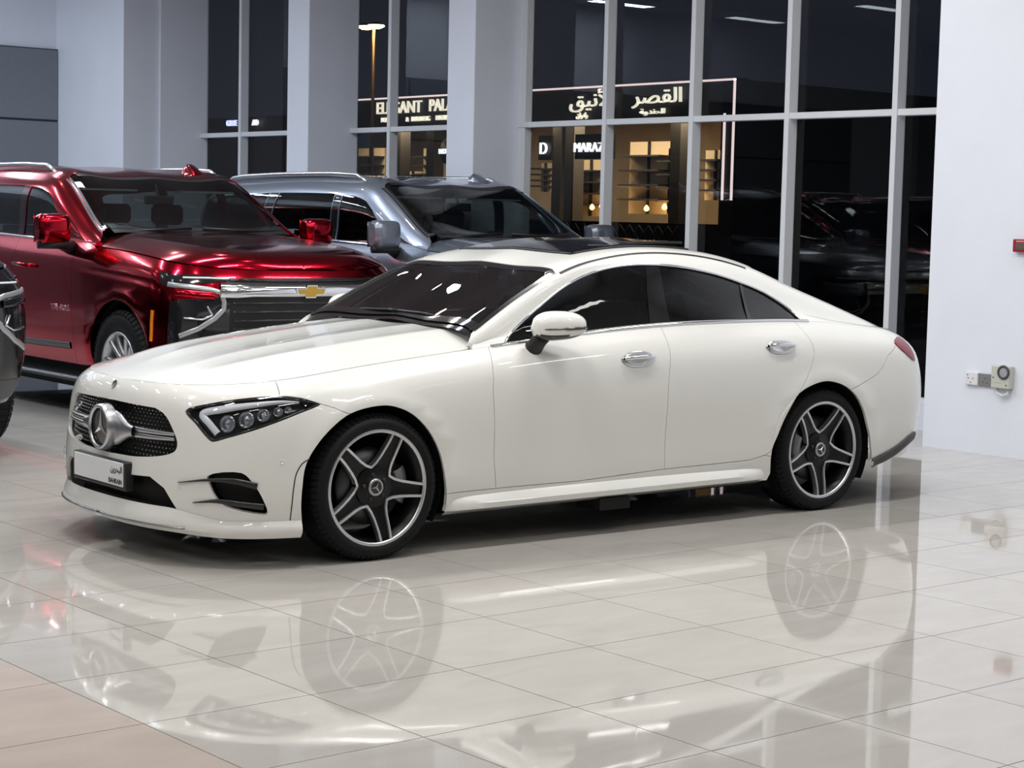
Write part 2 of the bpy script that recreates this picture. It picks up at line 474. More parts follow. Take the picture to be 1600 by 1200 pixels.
    ln = np.empty((len(me.loops), 3)); vi = np.empty(len(me.loops), int); me.loops.foreach_get('vertex_index', vi); ln[:] = Nh[vi]
    fn = np.empty(len(me.polygons) * 3); me.polygons.foreach_get('normal', fn); fn = fn.reshape(-1, 3)
    ls = np.empty(len(me.polygons), int); lt = np.empty(len(me.polygons), int); me.polygons.foreach_get('loop_start', ls); me.polygons.foreach_get('loop_total', lt)
    for i in np.nonzero(rim)[0]: ln[ls[i]:ls[i] + lt[i]] = fn[i]
    me.normals_split_custom_set(ln.tolist())
    return me
def on_surf(body, kind, uv, off=0.0, sgn=-1):
    u = np.array([p[0] for p in uv], float); v = np.array([p[1] for p in uv], float)
    P = body.fn(kind)(u, v); N = body.normals(kind, u, v); P = P + N * off
    P[:, 1] *= sgn; N = N.copy(); N[:, 1] *= sgn
    return P, N
def ribbon(mb, body, kind, uv, width, off=0.0, height=0.0, sgn=-1, mi=0, closed=False):
    """strip laid on the surface along a curve"""
    uv = resample(uv, .02, closed, SC[kind]); P, N = on_surf(body, kind, uv, off, sgn)
    T = np.roll(P, -1, 0) - np.roll(P, 1, 0)
    if not closed: T[0] = P[1] - P[0]; T[-1] = P[-1] - P[-2]
    S_ = np.cross(N, T); S_ /= np.maximum(np.linalg.norm(S_, axis=1, keepdims=True), 1e-9)
    wv = np.asarray(width if np.ndim(width) else np.full(len(P), width), float)
    if len(wv) != len(P): wv = np.interp(np.linspace(0, 1, len(P)), np.linspace(0, 1, len(wv)), wv)
    wv = wv[:, None]
    if height <= 0: G = np.stack([P - S_ * wv / 2, P + S_ * wv / 2], 1)
    else: G = np.stack([P - S_ * wv / 2 - N * height * .3, P - S_ * wv / 2 + N * height * .6, P - S_ * wv * .25 + N * height, P + S_ * wv * .25 + N * height, P + S_ * wv / 2 + N * height * .6, P + S_ * wv / 2 - N * height * .3], 1)
    mb.grid(G, mi, True, closed_u=closed)
    return mb
# =================================================================== the hall
XW = 6.70            # front of the window mullions
XG = 6.80            # glass plane
XC = 6.17            # face of the columns
XR = 5.86            # face of the right-hand wall
WALL = mat('wall_paint', (.765, .797, .885), .62, noise=(3, .015), bump=(160, .12, .004))
WALLG = mat('wall_paint_dimmed', (.30, .31, .33), .6, bump=(160, .12, .004))  # unseen walls: tone darkened to cut bounce light and pane reflections
FRAME = mat('window_frame_aluminium', (.74, .76, .80), .42)
CLAD = mat('grey_cladding', (.19, .205, .235), .5, noise=(60, .04))
GROUT = mat('grout', (.035, .033, .03), .9)

# ---- floor: square polished tiles on a grout bed, each tile a piece
TS = 0.614449
gx0, gy0 = -0.37198, -3.35808     # a tile corner, in room coordinates
def tile_mat(name, col):
    m = bpy.data.materials.new(name); m.use_nodes = True; n = m.node_tree.nodes; l = m.node_tree.links; b = n['Principled BSDF']
    b.inputs['Roughness'].default_value = .055; b.inputs['IOR'].default_value = 1.52; b.inputs['Specular IOR Level'].default_value = .5
    oi = n.new('ShaderNodeObjectInfo'); tc = n.new('ShaderNodeTexCoord'); geo = n.new('ShaderNodeNewGeometry')
    t1 = n.new('ShaderNodeTexNoise'); t1.inputs['Scale'].default_value = 2.2; t1.inputs['Detail'].default_value = 6; t1.inputs['Distortion'].default_value = .8
    mp = n.new('ShaderNodeMapping'); mp.inputs['Scale'].default_value = (1, 2.6, 1); l.new(geo.outputs['Position'], mp.inputs['Vector']); l.new(mp.outputs[0], t1.inputs['Vector'])
    r = n.new('ShaderNodeValToRGB'); r.color_ramp.elements[0].position = .3; r.color_ramp.elements[1].position = .72
    r.color_ramp.elements[0].color = (*[c * .93 for c in col], 1); r.color_ramp.elements[1].color = (*[c * 1.05 for c in col], 1)
    l.new(t1.outputs['Fac'], r.inputs['Fac'])
    hs = n.new('ShaderNodeHueSaturation'); l.new(r.outputs[0], hs.inputs['Color'])
    mr = n.new('ShaderNodeMapRange'); mr.inputs['To Min'].default_value = .965; mr.inputs['To Max'].default_value = 1.03; l.new(oi.outputs['Random'], mr.inputs['Value']); l.new(mr.outputs[0], hs.inputs['Value'])
    sp = n.new('ShaderNodeTexNoise'); sp.inputs['Scale'].default_value = 160; l.new(geo.outputs['Position'], sp.inputs['Vector'])
    mx = n.new('ShaderNodeMix'); mx.data_type = 'RGBA'; mx.blend_type = 'OVERLAY'; mx.inputs['Factor'].default_value = .10
    l.new(hs.outputs[0], mx.inputs['A']); l.new(sp.outputs['Fac'], mx.inputs['B']); l.new(mx.outputs['Result'], b.inputs['Base Color'])
    sm = n.new('ShaderNodeTexNoise'); sm.inputs['Scale'].default_value = 5; sm.inputs['Detail'].default_value = 5; l.new(geo.outputs['Position'], sm.inputs['Vector'])
    rr = n.new('ShaderNodeMapRange'); rr.inputs['From Min'].default_value = .35; rr.inputs['From Max'].default_value = .75; rr.inputs['To Min'].default_value = .02; rr.inputs['To Max'].default_value = .065; l.new(sm.outputs['Fac'], rr.inputs['Value']); l.new(rr.outputs[0], b.inputs['Roughness'])
    MATS[name] = m; return m
TILE = tile_mat('polished_tile', (.50, .475, .445)); TILEW = tile_mat('polished_tile_warm', (.53, .455, .405))
FX0, FX1, FY0, FY1 = ROOM_X0, 6.86, ROOM_Y0, ROOM_Y1
fl = MB().box((FX0, FY0, -.12), (FX1, FY1, -.008)).build('floor', GROUT); tag(fl, 'beige polished square floor tiles of the showroom', 'floor', kind='structure')
hs_, bv, g2 = TS / 2 - .0020, 0, 0
def tile_mesh(m):
    a = hs_; b = hs_ - bv
    v = [(-a, -a, -.010), (a, -a, -.010), (a, a, -.010), (-a, a, -.010), (-a, -a, -.001), (a, -a, -.001), (a, a, -.001), (-a, a, -.001), (-b, -b, 0), (b, -b, 0), (b, b, 0), (-b, b, 0)]
    v = v[:4] + v[8:]; f = [(4, 5, 6, 7)] + [(i, (i + 1) % 4, 4 + (i + 1) % 4, 4 + i) for i in range(4)]
    me = bpy.data.meshes.new('tile'); me.from_pydata(v, [], f); me.update(); me.materials.append(m); return me
TM, TMW = tile_mesh(TILE), tile_mesh(TILEW)
cells = []
for i in range(-15, 13):
    for j in range(-34, 14):
        cx_, cy_ = gx0 + (i + .5) * TS, gy0 - (j + .5) * TS
        if cx_ < FX0 or cx_ > FX1 - .1 or cy_ < FY0 or cy_ > FY1: continue
        P = []
        for dx, dy in ((-1, -1), (1, -1), (1, 1), (-1, 1)):
            d = Vector((cx_ + dx * TS / 2, cy_ + dy * TS / 2, 0)) - CAM; zz = d.dot(CF)
            if zz > .5: P.append((800 + FPX * d.dot(CR) / zz, 600 - FPX * d.dot(CU) / zz))
        area = 0
        if len(P) == 4:
            ar = abs(sum(P[k - 1][0] * P[k][1] - P[k][0] * P[k - 1][1] for k in range(4)) / 2)
            xs = [p[0] for p in P]; ys = [p[1] for p in P]
            if max(xs) > 0 and min(xs) < 1600 and min(ys) < 1200 and max(ys) > 560: area = ar
        if cy_ < .6 and cx_ > XR + .3: area = 0
        cells.append((area, cx_, cy_, i))
cells.sort(reverse=True)
rest = [MB(), MB()]
for n_, (ar, cx_, cy_, i) in enumerate(cells):
    warm = i < -3
    if n_ < 290 and ar > 0:
        o = bpy.data.objects.new('tile', TMW if warm else TM); COL.objects.link(o); o.location = (cx_, cy_, 0); o.parent = fl
    else:
        a = hs_; rest[int(warm)].add([(cx_ - a, cy_ - a, 0), (cx_ + a, cy_ - a, 0), (cx_ + a, cy_ + a, 0), (cx_ - a, cy_ + a, 0)], [(0, 1, 2, 3)])
for q, m in zip(rest, (TILE, TILEW)):
    o = q.build('tile_field', m, fl, fix=False); o['kind'] = 'stuff'

# ---- walls, columns, ceiling
def struct(name, mb, m, label, cat='wall', **kw):
    o = mb.build(name, m, **kw); return tag(o, label, cat, kind='structure')
yR = on_x(1456, 345, XR).y
struct('wall_right', MB().box((XR, ROOM_Y0, 0), (7.2, yR, CEIL)), WALL, 'bright white plastered wall with sockets')
XL = 5.70
yL0, yL1 = on_x(193, 130, XL).y, on_x(88, 130, XL).y
yS = on_x(251, 130, XC).y
struct('wall_left', MB().box((XL, yL0, 0), (XG + .012, ROOM_Y1, CEIL)).box((XC, yS, 0), (XG + .015, yL0 + .1, CEIL)), WALL, 'pale stepped wall beside the far glazing')
yF = yL1
struct('wall_back', MB().box((ROOM_X0, yF, 0), (XL + .1, yF + .2, CEIL)), WALL, 'far white wall carrying grey cladding')
struct('wall_front', MB().box((ROOM_X0, ROOM_Y0 - .2, 0), (7.2, ROOM_Y0, CEIL)), WALLG, 'unseen darkened grey wall behind the camera')
struct('wall_side', MB().box((ROOM_X0 - .2, ROOM_Y0, 0), (ROOM_X0, yF, CEIL)), WALLG, 'unseen darkened grey wall opposite the glazing')
struct('ceiling', MB().box((ROOM_X0, ROOM_Y0, CEIL), (7.2, ROOM_Y1, CEIL + .15)), mat('ceiling_paint', (.48, .49, .50), .7), 'plain darkened grey ceiling with lamp panels', 'ceiling')  # ceiling tone darkened to weaken its reflection in the panes
cols = []
for (pl, pr) in ((699, 741), (449, 482)):
    y0_, y1_ = on_x(pr, 130, XC).y, on_x(pl, 130, XC).y; cols.append((y0_, y1_))
    struct('trim_%d' % len(cols), MB().box((XC, y0_, 0), (XG + .015, y1_, CEIL), 0, .006), WALL, ['square white column between the wide glazing and the sign bay', 'square white column left of the sign bay'][len(cols) - 1], 'column')
# grey cladding panels on the far wall
zt, zj = on_y(60, 77, yF).z, on_y(60, 188, yF).z
pe = on_y(88, 130, yF).x
cl = empty('wall_cladding', (pe, yF, 0)); tag(cl, 'grey cladding panels with dark joints on the far wall', 'wall panel')
for k in range(8):
    for (za, zb) in ((zj + .012, zt), (zj - 1.1, zj - .012), (.1, zj - 1.124)):
        MB().box((-(k + 1) * 1.6 + .012, -.06, za), (-k * 1.6 - (0 if k else .0), -.003, zb), 0, .008).build('panel', CLAD, cl)
MB().box((-12.8, -.045, .1), (.012, -.002, zt + .012)).build('joint_backing', mat('joint_dark', (.02, .022, .028), .6), cl)

# ---- glazing
GLASS = glass_mat('window_glass', (.80, .81, .82), 1.42)
zT = 2.468
def glazing(n, ya, yb, mull, lab):
    """ya..yb opening, mull: near edges of mullions (smaller y first)"""
    w_ = empty('window_%d' % n, (XW, ya, 0)); tag(w_, lab, 'window', kind='structure')
    Z0, Z1 = .19, CEIL - .02
    def bx(name, lo, hi, m=FRAME):
        o = MB().box(tuple(a - b for a, b in zip(lo, (XW, ya, 0))), tuple(a - b for a, b in zip(hi, (XW, ya, 0))), 0, .003).build(name, m, w_); return o
    edges = [ya] + [m for m in mull] + [yb]
    for m in mull: bx('mullion', (XW, m, Z0), (XW + .11, m + .052, Z1))
    if n == 1: bx('side_frame', (XW + .02, yb - .10, Z0), (XW + .11, yb, Z1))
    bx('bottom_rail', (XW + .03, ya, Z0), (XW + .11, yb, Z0 + .05))
    o = MB().box((-.02, 0, 0), (.3, yb - ya, .19)).build('sill', WALL, w_)
    lo = ya
    for i, e in enumerate(edges[1:]):
        a = edges[i] + (.052 if i else 0); b = e
        bx('transom', (XW + .012, a - .02, zT - .052), (XW + .11, b + .012 * (i < len(edges) - 2), zT))
        for (za, zb) in ((Z0 + .03, zT - .03), (zT - .02, Z1)):
            q = MB(); q.add([(XG - XW, b + .01 - ya, za), (XG - XW, a - .01 - ya, za), (XG - XW, a - .01 - ya, zb), (XG - XW, b + .01 - ya, zb)], [(0, 1, 2, 3)]); q.build('pane', GLASS, w_, fix=False)
my = lambda px: on_x(px, 150, XW).y - .052
glazing(1, yR, cols[0][0], sorted(my(p) for p in (941.2, 1076.6, 1226, 1394)), 'tall four-mullion showroom glazing behind the white car')
glazing(2, cols[0][1], cols[1][0], [my(605)], 'two-pane glazing between the square columns')
glazing(3, cols[1][1], yS, [my(372.5)], 'far two-pane glazing beside the stepped wall')

# ---- lamp housings on the ceiling
lt = mat('lamp_housing_white', (.8, .8, .8), .5)
LM = None
for n_, (x, y, pw, pc) in enumerate(PANELS):
    if LM is None:
        q = MB(); q.box((-.62, -.17, -.05), (-.585, .17, 0)); q.box((.585, -.17, -.05), (.62, .17, 0)); q.box((-.585, -.17, -.05), (.585, -.135, 0)); q.box((-.585, .135, -.05), (.585, .17, 0)); q.box((-.585, -.135, -.02), (.585, .135, 0)); LM = q.mesh('lamp'); LM.materials.append(lt)
    o = bpy.data.objects.new('ceiling_lamp', LM); COL.objects.link(o); o.location = (x, y, CEIL)
    tag(o, 'slim rectangular ceiling lamp panel', 'lamp', 'ceiling lamp panels')
DM = None
for (x, y) in DOWN:
    if DM is None: q = MB(); q.lathe([(-.03, .072), (-.032, .10), (-.01, .105), (0, .105)], 24, 'z'); DM = q.mesh('downlight'); DM.materials.append(lt)
    o = bpy.data.objects.new('downlight', DM); COL.objects.link(o); o.location = (x, y, CEIL)
    tag(o, 'small round downlight in the ceiling', 'lamp', 'round ceiling downlights')
# =================================================================== the street and the lit shop opposite
XS = 17.0
asph = MB().box((7.2, -40, -.35), (60, 60, -.15)).build('ground', mat('asphalt', (.03, .03, .032), .8, noise=(8, .3))); tag(asph, 'dark asphalt street outside the glazing', 'street', kind='structure')
S = lambda px, py: on_x(px, py, XS)
shop = empty('shop', (XS, 0, 0)); tag(shop, 'shop across the street with lit signs and beige display walls', 'building')
yRt = S(1148, 200).y; yLf = S(470, 200).y
zTop = S(900, 137).z; zSign = S(900, 190).z - .05; zB = S(900, 345).z; 
FAC = mat('shop_facade', (.018, .019, .023), .6); BEIGE = mat('display_beige', (.62, .50, .34), .6); CREAM = mat('shop_wall', (.55, .46, .34), .7, noise=(2, .1))
NEON = mat('neon_white', (.8, .8, .8), .5, emit=(1.0, .80, .78), estr=1.0); LET = mat('sign_letter', (.8, .8, .7), .5, emit=(1.0, .93, .74), estr=.95); LETW = mat('sign_letter_white', (.8, .8, .8), .5, emit=(.92, .97, 1.0), estr=1.2); LETB = mat('sign_letter_blue', (.5, .5, .8), .5, emit=(.55, .60, 1.0), estr=1.5)
def sb(name, lo, hi, m, par=shop, bev=0):
    return MB().box((lo[0] - XS, lo[1], lo[2]), (hi[0] - XS, hi[1], hi[2]), 0, bev).build(name, m, par)
sb('sign_board', (XS, yRt, zSign), (XS + .3, yLf, zTop + .02), FAC)
sb('parapet', (XS + .3, yRt + .2, zTop - .2), (XS + 6, yLf, zTop), FAC)
sb('end_wall', (XS, yRt, -.15), (XS + 6, yRt + .30, zTop), FAC)
sb('back_wall', (XS + 4, yRt + .3, -.15), (XS + 4.2, yLf + 3, zSign + .3), CREAM)
sb('shop_ceiling', (XS + .3, yRt + .3, zSign + .3), (XS + 4, yLf, zSign + .4), CREAM)
sb('shop_floor', (XS, yRt + .3, -.15), (XS + 4, yLf, -.1), CREAM)
sb('plinth', (XS, yRt + .3, -.15), (XS + .2, yLf, zB), FAC)
sb('neon_line', (XS - .03, yRt, zTop - .02), (XS, yLf, zTop + .01), NEON)
zc_ = S(1142, 313).z
sb('neon_line', (XS - .03, yRt, zc_), (XS, yRt + .03, zTop), NEON); sb('neon_line', (XS - .03, yRt + .20, zc_), (XS, yRt + .23, zSign + .1), NEON)
def letters(txt, px, py, size, m, name='sign_letters', bold=.0, stretch=1., x=XS):
    p = on_x(px, py, x); me = text_mesh(txt, size, .02, bold, stretch); o = link(name, me, m, shop)
    o.matrix_local = frame_matrix((p.x - .04 - XS, p.y, p.z), (0, -1, 0), (0, 0, 1)); return o
letters('ELEGANT', 625.5, 169, .33, LET, stretch=1.06); letters('PALACE', 702, 164.5, .33, LET, stretch=1.0)
letters('FOR', 604, 188, .13, LET); letters('&', 639, 187, .13, LET); letters('BUILDING', 660, 186, .13, LET); letters('MATERIALS', 700, 184, .13, LET)
# Arabic sign, letters already in their joined shapes
ar = '\uFED6\uFEF4\uFEE7\uFEF7\u0627 \uFEAE\uFEBC\uFED8\uFEDF\u0627'
letters('\uFEAE\uFEBC\uFED8\uFEDF\u0627', 1030, 151, .34, LET, stretch=1.5); letters('\uFED6\uFEF4\uFEE7\uFEF7\u0627', 927, 157, .34, LET, stretch=1.5)
letters('\uFEE5\u0627\uFEED\uFEA9\u0627\uFEAD', 912, 180.5, .12, LET); letters('\uFE94\uFEED\uFEAA\uFEE7\uFEA3\uFEDF\uFEDF', 1022, 174.5, .12, LET, stretch=1.8)
# hanging brand boards in the windows
def board(px0, py0, px1, py1, txt, size, m, x=XS + .35):
    a, b = on_x(px0, py0, x), on_x(px1, py1, x); sb('display_board', (x, min(a.y, b.y), min(a.z, b.z)), (x + .05, max(a.y, b.y), max(a.z, b.z)), mat('board_black', (.006, .006, .008), .3))
    letters(txt, (px0 + px1) / 2, (py0 + py1) / 2 + 2, size, m, x=x)
board(899, 210, 958, 248, 'MARAZZI', .235, LETW); board(842, 212, 861, 250, 'D', .30, LETW)
q = on_x(700, 236, XS + .3); MB().lathe([(0, .001), (0, .26), (.04, .26), (.04, .001)], 32, 'x', (q.x - XS, q.y, q.z)).build('display_board', mat('board_black', (0, 0, 0)), shop); letters('NOV', 696, 237, .14, LETW, x=XS + .28)
# display walls and shelves inside
for (pa, pb, top, bot) in ((985, 1045, 222, 335), (1045, 1068, 232, 335), (1103, 1136, 235, 313), (905, 945, 250, 338), (846, 862, 255, 300), (633, 660, 268, 300), (560, 600, 232, 300), (662, 692, 232, 300)):
    a, b = on_x(pa, top, XS + 1.6), on_x(pb, bot, XS + 1.6); lo = (XS + 1.6, b.y, b.z); hi = (XS + 1.7, a.y, a.z)
    sb('display_panel', lo, hi, BEIGE)
    for k in range(1, 5):
        z = b.z + (a.z - b.z) * k / 5; sb('display_shelf', (XS + 1.3, b.y, z - .02), (XS + 1.6, a.y, z + .01), FAC)
    for k in range(1, 2): y = (a.y + b.y) / 2; sb('display_post', (XS + 1.55, y - .015, b.z), (XS + 1.62, y + .015, a.z), FAC)
for px in (1055, 890, 870, 620, 672):
    a = on_x(px, 230, XS + .5); sb('shop_pillar', (XS + .5, a.y - .12, -.1), (XS + .75, a.y + .12, zSign + .3), mat('pillar_dark', (.06, .055, .05), .6))
for px, py in ((925, 328), (1010, 330), (1038, 328), (940, 326)):
    a = on_x(px, py, XS + 1.1); MB().lathe([(0, .02), (.03, .05), (.07, .04), (.10, .015), (.11, .001)], 12, 'z', (a.x - XS, a.y, a.z)).build('display_lamp', mat('warm_bulb', (.9, .6, .3), .5, emit=(1, .55, .15), estr=6), shop)
for px, py in ((930, 322), (1025, 322), (1048, 318)):
    a = on_x(px, py, XS + 1.2); ld = bpy.data.lights.new('display_glow', 'POINT'); ld.energy = 9; ld.color = (1, .58, .2); ld.shadow_soft_size = .08
    lo_ = bpy.data.objects.new('display_glow', ld); COL.objects.link(lo_); lo_.parent = shop; lo_.location = (a.x - XS, a.y, a.z)
# lattice fence and dark hedge in front of the shop window
fz = S(1000, 352).z
fn_ = empty('lattice_fence', (XS - 1.0, 0, 0)); tag(fn_, 'dark lattice fence in front of the shop', 'fence')
mb = MB(); y = S(1060, 345).y - 1
while y < S(620, 340).y:
    mb.tube([(0, y, fz - .25), (0, y + .22, fz)], .015, 4); mb.tube([(0, y + .22, fz - .25), (0, y, fz)], .015, 4); y += .22
mb.build('lattice', FAC, fn_); MB().box((-.03, S(1060, 345).y - 1, -.15), (.03, S(620, 340).y, fz - .25)).build('fence_base', FAC, fn_)
# lamps inside the shop (its own lighting)
for px in (580, 660, 880, 960, 1020, 1110):
    a = on_x(px, 210, XS + 1.0); ld = bpy.data.lights.new('shop_light', 'AREA'); ld.size = .8; ld.energy = 55; ld.color = (1, .80, .52)
    lo_ = bpy.data.objects.new('shop_light', ld); COL.objects.link(lo_); lo_.parent = shop; lo_.location = (.45, a.y, zSign + .22)
# neighbouring shop sign further left
far = empty('neighbour_shop', (XS, 0, 0)); tag(far, 'dark neighbouring shop front with small bluish sign', 'building')
yA, yB = yLf + .6, yLf + .7
MB().box((.02, yA, -.15), (.3, yB + 8, zSign + .4)).build('facade', FAC, far)
def letters2(txt, px, py, size, m):
    p = S(px, py); o = link('sign_letters', text_mesh(txt, size, .02, .004), m, far); o.matrix_local = frame_matrix((-.05, p.y, p.z), (0, -1, 0), (0, 0, 1))
letters2('GENE', 365, 193, .17, LETB); letters2('AD', 402, 192, .17, LETW)
# street lamp with two heads
a = on_x(584, 60, 13.0); sl = empty('street_lamp', (13.0, a.y, -.15)); tag(sl, 'street lamp on a slim pole with glowing orange heads', 'lamp')
zh = on_x(584, 36, 13.0).z + .15
mb = MB(); mb.tube([(0, 0, 0), (0, 0, zh)], [.035, .025], 10); mb.tube([(0, -.12, zh - .02), (0, .30, zh - .02)], .03, 8); mb.build('pole', mat('pole_steel', (.28, .20, .15), .4, .6), sl)
for dy in (.22, -.07):
    h = MB().lathe([(0, .02), (.02, .08), (.03, .15), (0.06, .10), (.08, .001)], 12, 'z', (0, dy, zh - .06)).build('lamp_head', BLK if 'BLK' in globals() else mat('black_plastic', (.012, .012, .013), .45), sl)
    MB().lathe([(-.03, .001), (-.03, .07), (0.0, .13), (.02, .13)], 12, 'z', (0, dy, zh - .06)).build('lamp_glow', mat('sodium_glow', (1, .7, .3), .5, emit=(1, .62, .22), estr=30 if dy > 0 else 8), sl)
# low distant skyline
sk = MB(); rnd = random.Random(3); y = -30
while y < 20:
    wd = rnd.uniform(2, 5); sk.box((45, y, -.2), (47, y + wd, rnd.uniform(3.0, 4.6))); y += wd
o = sk.build('hills', mat('skyline_dark', (.010, .011, .016), .9)); tag(o, 'dark low skyline under the night sky', 'skyline', kind='structure')
# =================================================================== the white four-door coupe
TH = -0.030644624
CLS = dict(
    tau=[0, .11, .26, .41, .56, .71, .86, 1.17, 1.29, 1.62, 1.96],
    sx=[-.95, -.6, -.3, 0, .35, .7, 1.2, 1.8, 2.4, 2.94, 3.4, 3.8, 4.15],
    W=[[.88, .885, .89, .895, .89, .885, .885, .885, .892, .905, .90, .88, .86],
       [.91, .912, .915, .92, .912, .903, .900, .903, .915, .93, .922, .90, .88],
       [.92, .924, .927, .930, .922, .914, .912, .916, .926, .942, .932, .91, .89],
       [.925, .927, .929, .930, .926, .923, .925, .931, .937, .946, .936, .912, .89],
       [.91, .912, .914, .916, .917, .920, .927, .934, .937, .938, .926, .90, .88],
       [.86, .864, .868, .874, .880, .888, .898, .906, .906, .902, .884, .86, .84],
       [.775, .778, .782, .790, .798, .806, .812, .815, .808, .790, .765, .74, .72]],
    Z=[[.175, .175, .178, .185, .19, .19, .19, .19, .19, .20, .21, .23, .25],
       [.28, .285, .29, .30, .30, .30, .30, .30, .305, .315, .33, .345, .36],
       [.41, .42, .435, .445, .45, .45, .45, .45, .455, .465, .475, .485, .495],
       [.535, .555, .575, .595, .605, .61, .615, .62, .625, .63, .635, .64, .64],
       [.650, .672, .695, .72, .742, .757, .768, .775, .782, .785, .785, .78, .77],
       [.735, .758, .785, .812, .842, .868, .898, .918, .928, .925, .908, .885, .865],
       [.785, .808, .842, .880, .917, .952, .998, .1036 * 10, 1.046, 1.036, .995, .955, .925]],
    xn=[-.90, -.915, -.91, -.895, -.885, -.865, -.83], Lf=[.66, .68, .70, .73, .74, .72, .68], pf=[2.55, 2.6, 2.7, 2.75, 2.75, 2.7, 2.6],
    xr=[4.04, 4.09, 4.12, 4.125, 4.11, 4.08, 4.05], Lr=[.62] * 7, pr=[2.5, 2.6, 2.65, 2.65, 2.6, 2.5, 2.4],
    cx=[.60, .75, .9, 1.05, 1.2, 1.37, 1.6, 1.85, 2.1, 2.4, 2.7, 3.0, 3.3, 3.6, 3.85, 4.045],
    cy=[[.778, .768, .752, .732, .711, .689, .668, .662, .662, .665, .675, .690, .695, .68, .66, .65],
        [.748, .738, .724, .706, .684, .658, .622, .603, .598, .600, .606, .615, .625, .62, .60, .58],
        [.36, .36, .355, .35, .345, .335, .33, .325, .325, .325, .325, .33, .34, .34, .33, .32],
        [0] * 16],
    cz=[[.960, 1.010, 1.075, 1.146, 1.213, 1.270, 1.314, 1.330, 1.322, 1.275, 1.195, 1.105, 1.035, .985, .952, .93],
        [.995, 1.064, 1.140, 1.212, 1.277, 1.331, 1.372, 1.394, 1.392, 1.360, 1.290, 1.190, 1.100, 1.018, .967, .935],
        [1.005, 1.080, 1.156, 1.233, 1.305, 1.366, 1.412, 1.430, 1.428, 1.398, 1.335, 1.238, 1.138, 1.045, .985, .945],
        [1.010, 1.086, 1.165, 1.244, 1.317, 1.378, 1.423, 1.440, 1.438, 1.408, 1.347, 1.252, 1.152, 1.055, .992, .950]],
    hx=[-.84, -.75, -.6, -.4, -.2, 0, .2, .4, .6, .75], hz=[.786, .812, .850, .893, .927, .953, .977, .998, 1.016, 1.025], hn=2.5,
    crease=[(.60, .32, .018, -.75, .9), (.27, .22, .010, -.7, .9)],
    flare=[(-.012, .335, .40, .010), (2.935, .335, .405, .010)])
cls = Body(CLS)
sedan = empty('sedan', (0, 0, 0), TH)
tag(sedan, 'pearl white four-door coupe with star grille and five-spoke black wheels', 'car')
_inv = Matrix.Rotation(-TH, 3, 'Z')
def cpx(kind, pts, body=cls, inv=_inv, org=Vector((0, 0, 0))):
    out = []
    for (x, y) in pts:
        o = inv @ (CAM - org); d = inv @ ray(x, y)
        h = body.hit(kind, (o.x, -o.y, o.z), (d.x, -d.y, d.z))
        if h is None: print('MISS', kind, (x, y))
        else: out.append(h)
    return out
def cxz(kind, pts, body=cls):
    out = []
    for (x, z) in pts:
        h = body.hit(kind, (x, 4, z), (0, -1, 0))
        if h is None: print('MISSXZ', kind, (x, z))
        else: out.append(h)
    return out

PEARL = mat('pearl_white_paint', (.79, .79, .76), .28, 0, 1.0, .015)
BLK = mat('black_plastic', (.012, .012, .013), .45)
GBLK = mat('gloss_black', (.008, .008, .009), .08, coat=.5)
CHROME = mat('chrome', (.82, .83, .85), .08, 1.0)
SILV = mat('satin_silver', (.52, .53, .55), .30, 1.0)
MACH = mat('machined_aluminium', (.62, .62, .63), .34, .9)
RUB = mat('tyre_rubber', (.009, .009, .010), .6, spec=.2)
VOID = mat('dark_cavity', (.004, .004, .004), .8)
CGL = glass_mat('car_side_glass', (.075, .08, .08), 1.5)
WGL = glass_mat('car_windshield_glass', (.30, .32, .31), 1.5)
LENS = glass_mat('lamp_cover', (.93, .94, .96), 1.45)
REDL = mat('red_lamp', (.22, .008, .02), .3, coat=.25)
DRL = mat('lamp_light_guide', (.72, .74, .78), .22)
PLATE = mat('plate_white', (.74, .75, .77), .35)
INK = mat('plate_ink', (.03, .03, .035), .5)
TRIM = mat('dark_interior', (.030, .029, .028), .6, noise=(40, .2))
LEATH = mat('seat_leather', (.045, .042, .040), .45, bump=(90, .2, .002))
DISC = mat('brake_disc', (.10, .10, .105), .4, .8)

k6 = cls.k6
T7, T8, T9, T10 = CLS['tau'][7:11]
def ux(x, v=None, body=cls):            # side parameter of a fore-aft position at level v
    v = body.k6 if v is None else v; us = np.linspace(0, 3, 1500); X = body.side(us, np.full_like(us, v))[:, 0]
    return float(np.interp(x, X, us))
# ---- traced shut lines of the near flank
gA = smooth(cpx('side', [(770, 580), (771, 620), (772, 700), (775, 763)])); gA = [(ux(.70), k6)] + gA
gB = smooth(cpx('side', [(1046, 545), (1045, 600), (1041, 660), (1038, 733)])); gB = [(ux(1.80), k6)] + gB
gC = smooth(cpx('side', [(1268, 535), (1272, 556), (1262, 588), (1245, 620), (1226, 655), (1212, 688), (1197, 710), (1170, 719)])); gC = [(ux(2.80), k6)] + gC
gD0 = cpx('side', [(697, 771)])[0]
archF = smooth(cpx('side', [(472, 815), (471, 790), (473, 760), (480, 723), (500, 690), (535, 655), (565, 640), (600, 634), (630, 640), (665, 667), (688, 710), (697, 760), (697, 790)]))
archR = smooth(cpx('side', [(1203, 740), (1205, 713), (1215, 667), (1233, 633), (1260, 607), (1290, 596), (1313, 600), (1333, 613), (1348, 637), (1357, 670), (1361, 700), (1362, 718)]))
gE = smooth(cpx('side', [(1399, 540), (1390, 553), (1380, 573), (1367, 587), (1350, 598)]))
gF = cpx('side', [(501, 631), (522, 637), (548, 647)])
def near_i(poly, p):
    return min(range(len(poly)), key=lambda i: ((poly[i][0] - p[0]) * 1.55) ** 2 + (poly[i][1] - p[1]) ** 2)
iF = near_i(archF, gF[-1]); iD = near_i(archF, gD0); iE = near_i(archR, gE[-1])
